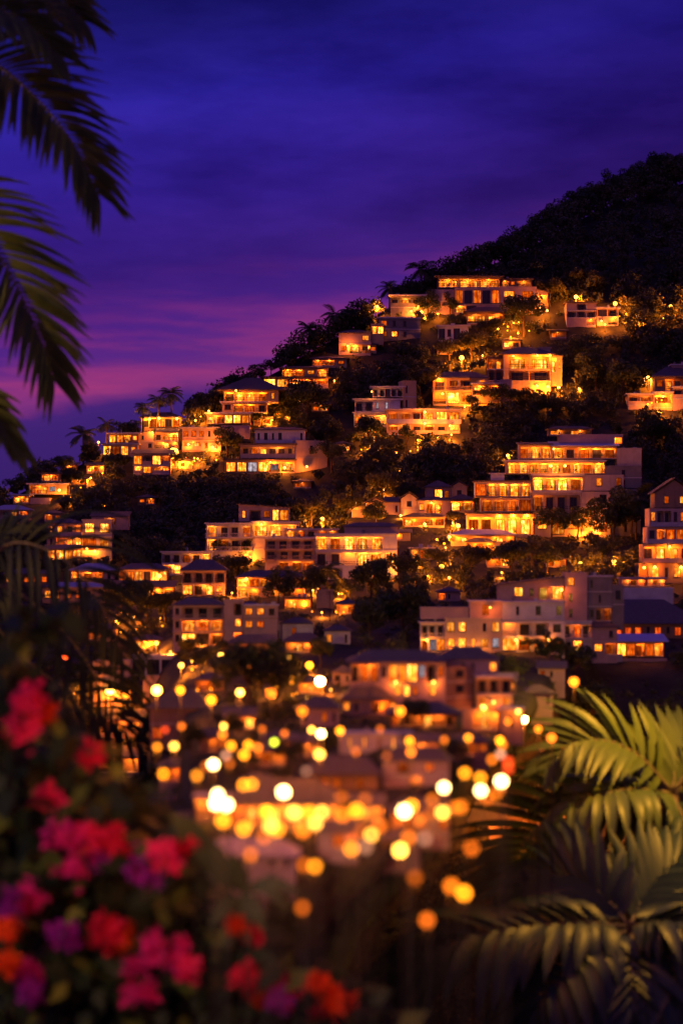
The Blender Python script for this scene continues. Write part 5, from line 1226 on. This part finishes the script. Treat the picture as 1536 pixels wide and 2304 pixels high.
# ---------------------------------------------------------------- near palms
def crom(pts, n):
    out = []
    P_ = [pts[0] * 2 - pts[1]] + pts + [pts[-1] * 2 - pts[-2]]
    m = len(pts) - 1
    for i in range(n + 1):
        t = i / n * m; k = min(int(t), m - 1); u = t - k
        a, b, c_, d_ = P_[k], P_[k + 1], P_[k + 2], P_[k + 3]
        out.append(.5 * ((2 * b) + (c_ - a) * u + (2 * a - 5 * b + 4 * c_ - d_) * u * u + (3 * b - a - 3 * c_ + d_) * u ** 3))
    return out
def frond(parent, origin, pts, n, L0, wd, mat, phi=(72, 22), droop=.10, t0=.1, up=(0, -.35, 1), sides=(1, 1), prof=(.55, 1.0, .45), rw=5, seed=0, twist=.25, jitter=.12, seg=7, stem=None):
    """one feather frond. pts: midrib as (px, py, d); L0, wd: leaflet length and width in photo pixels"""
    rr = random.Random(seed)
    pts = [P(*q) for q in pts]; dm = sum(q.y for q in pts) / len(pts); s_ = dm / F
    cv = crom(pts, 60); b = MB(); U = Vector(up).normalized()
    b.tube(cv[::3] + ([] if (len(cv) - 1) % 3 == 0 else [cv[-1]]), [rw * s_ * (1 - .85 * i / 20) for i in range(len(cv[::3]))], 6, 1)
    for i in range(n):
        for sd in (-1, 1):
            if sides[0 if sd < 0 else 1] == 0: continue
            t = t0 + (1 - t0) * (i + (.25 if sd > 0 else 0)) / n
            fi = t * 60; k = min(int(fi), 59); p = cv[k].lerp(cv[k + 1], fi - k); T = (cv[k + 1] - cv[k]).normalized()
            S = T.cross(U); S.normalize(); Nn = S.cross(T).normalized()
            ph = R(phi[0] + (phi[1] - phi[0]) * t) * (1 + rr.uniform(-jitter, jitter))
            D = (T * math.cos(ph) + S * (sd * math.sin(ph)) + Nn * .22).normalized()
            q = (prof[0] + (prof[1] - prof[0]) * min(1, (t - t0) / (.45 - t0 + 1e-6))) if t < .45 else (prof[1] + (prof[2] - prof[1]) * (t - .45) / .55)
            Ln = L0 * s_ * q * sides[0 if sd < 0 else 1] * (1 + rr.uniform(-.1, .1)); W_ = wd * s_ * (1 + rr.uniform(-.15, .15)) * (.7 + .3 * q)
            base = len(b.v); st = Ln / seg; pos = p.copy(); dr = droop * (1 + rr.uniform(-.4, .5))
            tw = rr.uniform(-twist, twist)
            for j in range(seg + 1):
                x = j / seg; w2 = W_ * .5 * (min(1, .35 + x * 3.2) if x < .25 else (1 - ((x - .25) / .75) ** 2.2)) + .0008
                nl = (Nn + S * tw).normalized()
                wv = D.cross(nl)
                if wv.length < 1e-4: wv = S
                wv.normalize(); nn = wv.cross(D).normalized()
                b.v += [tuple(pos - wv * w2 + nn * w2 * .35), tuple(pos), tuple(pos + wv * w2 + nn * w2 * .35)]
                pos = pos + D * st
                D = (D + Vector((0, 0, -1)) * dr).normalized()
            for j in range(seg):
                a = base + j * 3
                b.f += [(a, a + 1, a + 4, a + 3), (a + 1, a + 2, a + 5, a + 4)]; b.m += [0, 0]
    return b.build('frond', [mat, M['rachis']], parent, origin, smooth=True)
def big_palm(label, base, crown, fr, rad, group=None):
    o = Vector(base); e = empty('palm_tree', o, label, 'palm tree', group)
    b = MB(); c_ = Vector(crown); n = 26; pts = []; rr_ = []
    for i in range(n):
        t = i / (n - 1); q = o.lerp(c_, t) + Vector((math.sin(t * 3) * rad * .8, 0, 0)); pts.append(q); rr_.append(rad * (1.25 - .45 * t) * (1.06 if i % 2 else .97))
    b.tube(pts, rr_, 12); b.build('trunk', M['bark'], e, o, smooth=True)
    for f in fr: frond(e, o, **f)
    return e
PW, PG, PD = M['palm_warm'], M['palm_leaf'], M['palm_dark']
A = 104.0
big_palm('tall palm with golden lit upper fronds arching in from the right edge', (P(1560, 1800, A).x, A, -25.5), P(1512, 1790, A), [
    D_(pts=[(1512, 1775, A), (1517, 1735, A + .5), (1524, 1695, A + 2), (1536, 1660, A + 4)], n=9, L0=180, wd=28, mat=PW, phi=(52, 14), droop=.02, up=(.0, -1, .35), seed=1, prof=(.95, 1, .7), t0=.05),
    D_(pts=[(1510, 1780, A), (1440, 1705, A - 1), (1365, 1668, A - 2), (1290, 1674, A - 3), (1232, 1725, A - 4)], n=15, L0=185, wd=27, mat=PW, phi=(60, 20), droop=.09, up=(.1, -.75, .8), seed=2),
    D_(pts=[(1505, 1785, A), (1440, 1790, A + 2), (1370, 1745, A + 4), (1290, 1735, A + 6), (1200, 1735, A + 8)], n=16, L0=185, wd=20, mat=PG, phi=(58, 20), droop=.09, up=(0, -.6, .9), seed=3),
    D_(pts=[(1508, 1785, A), (1440, 1776, A - 2), (1365, 1784, A - 4), (1300, 1815, A - 5), (1245, 1875, A - 6)], n=14, L0=185, wd=30, mat=PW, phi=(66, 26), droop=.20, up=(-.15, -.55, .9), seed=4, prof=(.75, 1, .5)),
    D_(pts=[(1500, 1795, A), (1400, 1806, A + 2), (1290, 1838, A + 3), (1190, 1905, A + 3.5), (1118, 1990, A + 3)], n=21, L0=255, wd=20, mat=M['palm_black'], phi=(72, 24), droop=.07, up=(-.35, -1, .25), seed=5, prof=(.5, 1, .55), rw=4),
    D_(pts=[(1515, 1785, A), (1560, 1760, A), (1640, 1750, A), (1720, 1800, A)], n=14, L0=150, wd=20, mat=PG, droop=.14, seed=6),
    D_(pts=[(1515, 1780, A), (1590, 1690, A), (1670, 1650, A + 1), (1760, 1680, A + 2)], n=14, L0=150, wd=20, mat=PW, droop=.10, seed=7),
    D_(pts=[(1508, 1790, A), (1475, 1850, A + 2), (1440, 1920, A + 3), (1415, 2010, A + 3)], n=14, L0=130, wd=22, mat=PD, phi=(50, 20), droop=.2, seed=8),
    D_(pts=[(1512, 1790, A), (1540, 1850, A - 2), (1560, 1920, A - 3), (1570, 2000, A - 3)], n=14, L0=130, wd=22, mat=PD, phi=(50, 20), droop=.2, seed=9)], 14 * A / F)
Bd = 91.0
big_palm('low palm with broad blue-green fronds spreading over the bottom right corner', (P(1430, 2304, Bd).x, Bd, -25.5), P(1418, 2085, Bd), [
    D_(pts=[(1410, 2085, Bd), (1320, 2078, Bd - 1), (1210, 2084, Bd - 2), (1075, 2108, Bd - 3), (960, 2160, Bd - 3), (890, 2232, Bd - 3)], n=17, L0=255, wd=44, mat=PD, phi=(66, 24), droop=.17, up=(-.1, -.5, .9), seed=11, prof=(.75, 1, .5)),
    D_(pts=[(1412, 2082, Bd), (1370, 2030, Bd + 1), (1310, 1985, Bd + 2), (1240, 1975, Bd + 3), (1160, 2010, Bd + 3)], n=14, L0=215, wd=36, mat=PD, phi=(55, 20), droop=.08, up=(0, -.8, .6), seed=12),
    D_(pts=[(1418, 2080, Bd), (1440, 2030, Bd + 2), (1470, 1985, Bd + 4), (1500, 1950, Bd + 6)], n=10, L0=210, wd=44, mat=PD, phi=(50, 14), droop=.03, up=(0, -1, .3), seed=13, prof=(.9, 1, .7)),
    D_(pts=[(1425, 2085, Bd), (1480, 2075, Bd - 1), (1550, 2085, Bd - 2), (1640, 2120, Bd - 3)], n=12, L0=225, wd=40, mat=PD, phi=(62, 25), droop=.18, seed=14),
    D_(pts=[(1412, 2092, Bd), (1340, 2130, Bd - 2), (1270, 2190, Bd - 4), (1210, 2270, Bd - 5), (1180, 2350, Bd - 5)], n=13, L0=235, wd=40, mat=PD, phi=(62, 25), droop=.17, seed=15),
    D_(pts=[(1420, 2095, Bd), (1420, 2170, Bd - 3), (1420, 2260, Bd - 5), (1430, 2350, Bd - 6)], n=12, L0=225, wd=40, mat=PD, phi=(58, 25), droop=.16, seed=16),
    D_(pts=[(1425, 2092, Bd), (1490, 2150, Bd - 2), (1540, 2230, Bd - 4), (1570, 2330, Bd - 4)], n=12, L0=225, wd=40, mat=PD, phi=(58, 25), droop=.16, seed=17)], 13 * Bd / F)
T_ = 106.0
big_palm('tall coconut palm off the left edge with long fronds hanging into the sky', (P(-430, 1200, T_).x, T_, -20), P(-330, 300, T_), [
    D_(pts=[(-330, 290, T_), (-180, 130, T_), (-40, 130, T_ - 1), (66, 205, T_ - 2), (160, 315, T_ - 3), (222, 440, T_ - 3)], n=44, L0=225, wd=15, mat=PG, phi=(70, 26), droop=.08, up=(.25, -.95, .45), seed=21, t0=.3, prof=(.9, 1, .5), rw=6, jitter=.16),
    D_(pts=[(-330, 310, T_), (-210, 380, T_), (-70, 480, T_ - 1), (20, 610, T_ - 2), (84, 745, T_ - 3), (122, 860, T_ - 3)], n=44, L0=235, wd=15, mat=PG, phi=(70, 26), droop=.08, up=(.35, -.95, .4), seed=22, t0=.3, prof=(.9, 1, .45), rw=6, jitter=.16),
    D_(pts=[(-330, 280, T_), (-200, 20, T_ + 2), (-60, -60, T_ + 3), (80, -40, T_ + 3), (190, 50, T_ + 3)], n=42, L0=215, wd=15, mat=PG, phi=(66, 24), droop=.09, up=(.1, -.9, .5), seed=23, t0=.3, rw=5),
    D_(pts=[(-330, 280, T_), (-220, 60, T_ - 2), (-90, 10, T_ - 3), (40, 40, T_ - 4), (140, 130, T_ - 4)], n=40, L0=190, wd=15, mat=PG, phi=(62, 24), droop=.09, up=(.1, -.9, .5), seed=27, t0=.3, rw=5),
    D_(pts=[(-330, 330, T_), (-260, 600, T_ - 2), (-150, 800, T_ - 3), (-40, 905, T_ - 4), (40, 1010, T_ - 4)], n=22, L0=170, wd=24, mat=PG, phi=(45, 16), droop=.10, up=(.4, -.8, .5), seed=24, t0=.4, rw=5),
    D_(pts=[(-330, 290, T_), (-420, 150, T_), (-520, 120, T_), (-640, 220, T_)], n=22, L0=190, wd=15, mat=PG, droop=.12, seed=25),
    D_(pts=[(-330, 310, T_), (-430, 400, T_), (-520, 560, T_), (-560, 760, T_)], n=22, L0=190, wd=15, mat=PG, droop=.12, seed=26)], 16 * T_ / F)
Ld = 103.0
big_palm('dark palm on the left whose long leaflets hang over the village lights', (P(-120, 1700, Ld).x, Ld, -22), P(-70, 1320, Ld), [
    D_(pts=[(-70, 1310, Ld), (0, 1235, Ld - 1), (70, 1225, Ld - 2), (165, 1275, Ld - 3), (235, 1375, Ld - 3), (280, 1480, Ld - 3)], n=18, L0=270, wd=14, mat=M['palm_black'], phi=(70, 28), droop=.16, up=(.3, -.8, .6), seed=31, t0=.12, prof=(.9, 1, .4), rw=5),
    D_(pts=[(-70, 1330, Ld), (10, 1320, Ld), (90, 1370, Ld - 1), (175, 1460, Ld - 2), (240, 1570, Ld - 2), (280, 1650, Ld - 2)], n=16, L0=270, wd=14, mat=M['palm_black'], phi=(66, 30), droop=.15, up=(.3, -.8, .6), seed=32, t0=.12, prof=(.9, 1, .4), rw=5),
    D_(pts=[(-70, 1340, Ld), (0, 1420, Ld), (90, 1510, Ld), (220, 1590, Ld), (330, 1690, Ld)], n=13, L0=230, wd=14, mat=M['palm_black'], phi=(64, 32), droop=.10, up=(.3, -.8, .6), seed=33, t0=.12, prof=(.8, 1, .4), rw=5),
    D_(pts=[(-70, 1310, Ld), (-30, 1230, Ld), (30, 1190, Ld + 1), (100, 1190, Ld + 2)], n=16, L0=120, wd=14, mat=M['palm_black'], phi=(60, 20), droop=.12, seed=34, rw=4),
    D_(pts=[(-70, 1330, Ld), (-150, 1290, Ld), (-240, 1330, Ld), (-300, 1450, Ld)], n=18, L0=180, wd=15, mat=M['palm_black'], droop=.14, seed=35),
    D_(pts=[(-70, 1345, Ld), (-40, 1450, Ld), (30, 1560, Ld), (80, 1680, Ld)], n=11, L0=200, wd=14, mat=M['palm_black'], phi=(50, 14), droop=.12, up=(.3, -.8, .6), seed=36, rw=5)], 13 * Ld / F)

# ---------------------------------------------------------------- bougainvillea in front, far out of focus
BD = 56.0; bs = BD / F
bo = P(150, 2304, BD); bo = Vector((bo.x, bo.y, ground_z(150, BD)))
bush = empty('bougainvillea_bush', bo, 'large bougainvillea bush with pink, red and purple blossoms filling the lower left corner', 'flowering bush')
rb = np.random.default_rng(5)
TOP = [(-200, 1470), (0, 1490), (100, 1530), (170, 1640), (250, 1720), (340, 1800), (420, 1870), (470, 1960), (540, 2060), (640, 2140), (770, 2205), (900, 2285), (960, 2340)]
def bush_leaves(n, lo, hi, d0, d1, topoff, dens=1.0):
    Q = []
    while len(Q) < n:
        px = rb.uniform(-180, 930); top = lerp_tab(TOP, px) + topoff
        py = top + (2420 - top) * rb.random() ** 1.15
        if py > 2420 or top > 2420: continue
        d = rb.uniform(d0, d1) ; s_ = d / F
        p = np.array(P(px, py, d)); ln = rb.uniform(lo, hi) * s_
        nr = rb.normal(size=3) * .7 + np.array([0.15, -.6, .6]); nr /= np.linalg.norm(nr)
        a = np.cross(nr, rb.normal(size=3)); a /= np.linalg.norm(a); a[2] -= .3; a /= np.linalg.norm(a); b = np.cross(nr, a); w_ = ln * .30
        m1 = p + a * ln * .35; 
        Q.append([p, p + a * ln * .4 + b * w_, p + a * ln + nr * ln * -.12, p + a * ln * .4 - b * w_])
    return np.array(Q) - np.array(bo)
def sprig(cx, cyy, rx, ry, n):
    Q = bush_leaves(n, 60, 95, BD - 2, BD, 0)
    for i in range(n):
        t_ = np.array(P(cx + rb.normal() * rx, cyy + rb.normal() * ry, BD - 1)) - np.array(bo); Q[i] += t_ - Q[i][0]
    return Q
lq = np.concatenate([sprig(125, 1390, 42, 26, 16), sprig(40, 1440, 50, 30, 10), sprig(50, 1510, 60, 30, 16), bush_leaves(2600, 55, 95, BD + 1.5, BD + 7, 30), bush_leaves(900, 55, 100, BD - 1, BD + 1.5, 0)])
lo_ = bpy.data.objects.new('leaves', quads_mesh('leaves', lq, [M['bush_leaf'], M['palm_black'], leafmat('young_bougainvillea_leaves', (.16, .17, .025), (.26, .24, .04), .3)], np.digitize(rb.random(len(lq)), [.12, .925]))); COL.objects.link(lo_); lo_.parent = bush  # palest leaf share paints lit highlights among the near-black leaves
sb = MB()
sb.tube(crom([P(-80, 1700, BD), P(20, 1520, BD - 1), P(130, 1385, BD - 1)], 8), [.03] * 9, 6)
for i in range(26):
    x0 = rnd.uniform(-60, 760); x1 = x0 + rnd.uniform(-120, 90); tp = lerp_tab(TOP, x1) + rnd.uniform(-10, 120)
    a = P(150 + (x0 - 150) * .6, 2420, BD + 4); c_ = P(x1, tp, BD + rnd.uniform(0, 4)); m_ = (a + c_) / 2 + Vector((rnd.uniform(-.4, .4), 0, .2))
    sb.tube(crom([a, m_, c_], 8), [.05 - .0045 * j for j in range(9)], 6)
sb.build('stems', M['bark'], bush, bo)
def bract(nm, a, b): return mat_noise(nm, a, b, 2.0, .7, 0, trans=.35, spec=.08)
BM = {'m': bract('magenta_bracts', (.62, .012, .17), (.80, .03, .30)), 'c': bract('crimson_bracts', (.60, .008, .035), (.78, .02, .09)), 'r': bract('orange_red_bracts', (.72, .035, .006), (.85, .09, .015)),
      'p': bract('purple_bracts', (.30, .012, .30), (.45, .03, .42)), 'k': bract('pink_bracts', (.72, .012, .10), (.88, .035, .19))}
BL = [(65, 1570, 66, 'k'), (48, 1632, 54, 'k'), (100, 1600, 34, 'r'), (205, 1702, 30, 'c'), (112, 1790, 44, 'k'), (150, 1880, 66, 'm'), (196, 1880, 40, 'k'), (255, 1890, 48, 'c'), (170, 1945, 44, 'm'), (225, 1930, 40, 'p'),
      (375, 1918, 52, 'k'), (420, 1900, 34, 'c'), (330, 1965, 56, 'p'), (70, 2020, 46, 'm'), (30, 2040, 44, 'p'), (14, 2090, 46, 'r'), (142, 2100, 56, 'p'), (240, 2095, 56, 'c'), (280, 2110, 44, 'r'), (62, 2185, 58, 'm'),
      (20, 2170, 36, 'r'), (75, 2230, 40, 'p'), (355, 2120, 46, 'm'), (395, 2140, 44, 'm'), (315, 2170, 60, 'm'), (425, 2180, 42, 'k'), (312, 2232, 36, 'm'), (560, 2200, 46, 'c'), (590, 2230, 44, 'r'), (645, 2225, 42, 'k'),
      (632, 2255, 26, 'p'), (712, 2212, 36, 'r'), (755, 2240, 36, 'r'), (735, 2268, 32, 'c'), (795, 2285, 30, 'c'), (530, 2076, 22, 'r'), (570, 2100, 24, 'c')]
for i, (px, py, rp, key) in enumerate(BL):
    d = BD - 1.6 + (i % 5) * .35; s_ = d / F; c0 = np.array(P(px, py, d)); Q = []; el = .6 + .8 * rb.random(3); el[2] *= .85
    for k in range(int(8 + rp * .36)):
        v = rb.normal(size=3); v /= np.linalg.norm(v); v[1] = -abs(v[1]); p = c0 + v * el * rp * .78 * s_ * (.2 + .8 * rb.random()) * (1.5 if rb.random() < .16 else 1)
        f = v + rb.normal(size=3) * .45; f /= np.linalg.norm(f); a0 = np.cross(f, rb.normal(size=3)); a0 /= np.linalg.norm(a0); b0 = np.cross(f, a0)
        L_ = 24 * s_ * (.75 + .5 * rb.random())
        for q in range(3):
            an = q * 2.094; u = a0 * math.cos(an) + b0 * math.sin(an); t_ = -a0 * math.sin(an) + b0 * math.cos(an)
            Q.append([p, p + u * L_ * .5 + t_ * L_ * .36 + f * L_ * .18, p + u * L_ + f * L_ * .42, p + u * L_ * .5 - t_ * L_ * .36 + f * L_ * .18])
    o = bpy.data.objects.new('blossom', quads_mesh('blossom', np.array(Q) - np.array(bo), [BM[key]])); COL.objects.link(o); o.parent = bush

# dark broad-leaved plant right of the blossoms
gd = 55.0; gs = gd / F
gp = empty('broadleaf_plant', (P(540, 2304, gd).x, gd, -10.8), 'dark broad-leaved plant with drooping pointed leaves beside the bougainvillea', 'plant')
go = gp.location.copy()
def broad_leaf(base, tip, wpx, bend):
    a, c_ = P(*base, gd), P(*tip, gd - .6); ax = c_ - a; side = ax.cross(Vector((0, -1, .2))).normalized(); b = MB(); n = 9
    for i in range(n + 1):
        t = i / n; p = a + ax * t + Vector((0, -.15 * math.sin(t * 3.1), bend * gs * math.sin(t * 3.14)))
        w_ = wpx * gs * .5 * math.sin(math.pi * min(1, t ** .75 * .97 + .03)) + .002
        b.v += [tuple(p - side * w_ + Vector((0, 0, .02))), tuple(p), tuple(p + side * w_ + Vector((0, 0, .02)))]
    for i in range(n):
        q = i * 3; b.f += [(q, q + 1, q + 4, q + 3), (q + 1, q + 2, q + 5, q + 4)]; b.m += [0, 0]
    b.build('leaf', M['leaf_c'], gp, go, smooth=True)
for base, tip, w_, bd_ in [((545, 2010), (520, 1915), 52, 0), ((545, 2010), (650, 2060), 34, 40), ((540, 2015), (600, 2110), 36, 20), ((540, 2020), (470, 2090), 38, 16), ((545, 2010), (690, 2020), 30, 30),
                           ((540, 2020), (560, 2130), 34, 0), ((520, 2000), (420, 1870), 60, 18), ((480, 1960), (380, 1830), 64, 20), ((545, 2015), (500, 2140), 34, 0)]:
    broad_leaf(base, tip, w_, bd_)
sb = MB(); sb.tube(crom([Vector(go), P(520, 2140, gd), P(545, 2010, gd)], 8), [.05] * 9, 6); sb.tube(crom([P(520, 2140, gd), P(500, 2040, gd), P(480, 1960, gd)], 6), [.03] * 7, 6)
sb.build('stem', M['bark'], gp, go)

# garden lanterns of the viewpoint, just outside the picture, that light the near plants
def lantern(px, py, d, gz, power, col, r, lab):
    g = P(px, py, d); e = empty('garden_lantern', (g.x, g.y, gz), lab, 'lamp'); H = g.z - gz
    b = MB(); b.tube([Vector((0, 0, -.1)), Vector((0, 0, H - r * 1.1))], [.09, .06], 8); b.tube([Vector((0, 0, H + r * .95)), Vector((0, 0, H + r * 1.5))], [r * 1.3, r * .1], 10)
    b.build('post', M['post'], e)
    q = MB(); q.sphere((0, 0, H), r, 14, 10); q.build('globe', mat_emit('lantern_glow', col, 12), e, smooth=True)
    point_light((g.x, g.y - r - .25, g.z - .1), power, col, .3, e, (g.x, g.y, gz))
lantern(1606, 1380, 101, -28, 11500, (1, .45, .045), .3, 'lantern on a tall post beyond the right edge that gilds the tall palm')
lantern(-430, 560, 98, -20, 8000, (1, .48, .10), .3, 'lantern on a post beyond the left edge below the coconut palm')
lantern(-420, 1800, 42, -26, 5200, (1, .70, .42), .2, 'lantern on a post beyond the left edge beside the bougainvillea')
print('LIGHTS', NLIGHT[0], 'OBJ', len(bpy.data.objects), 'WIN', 0)
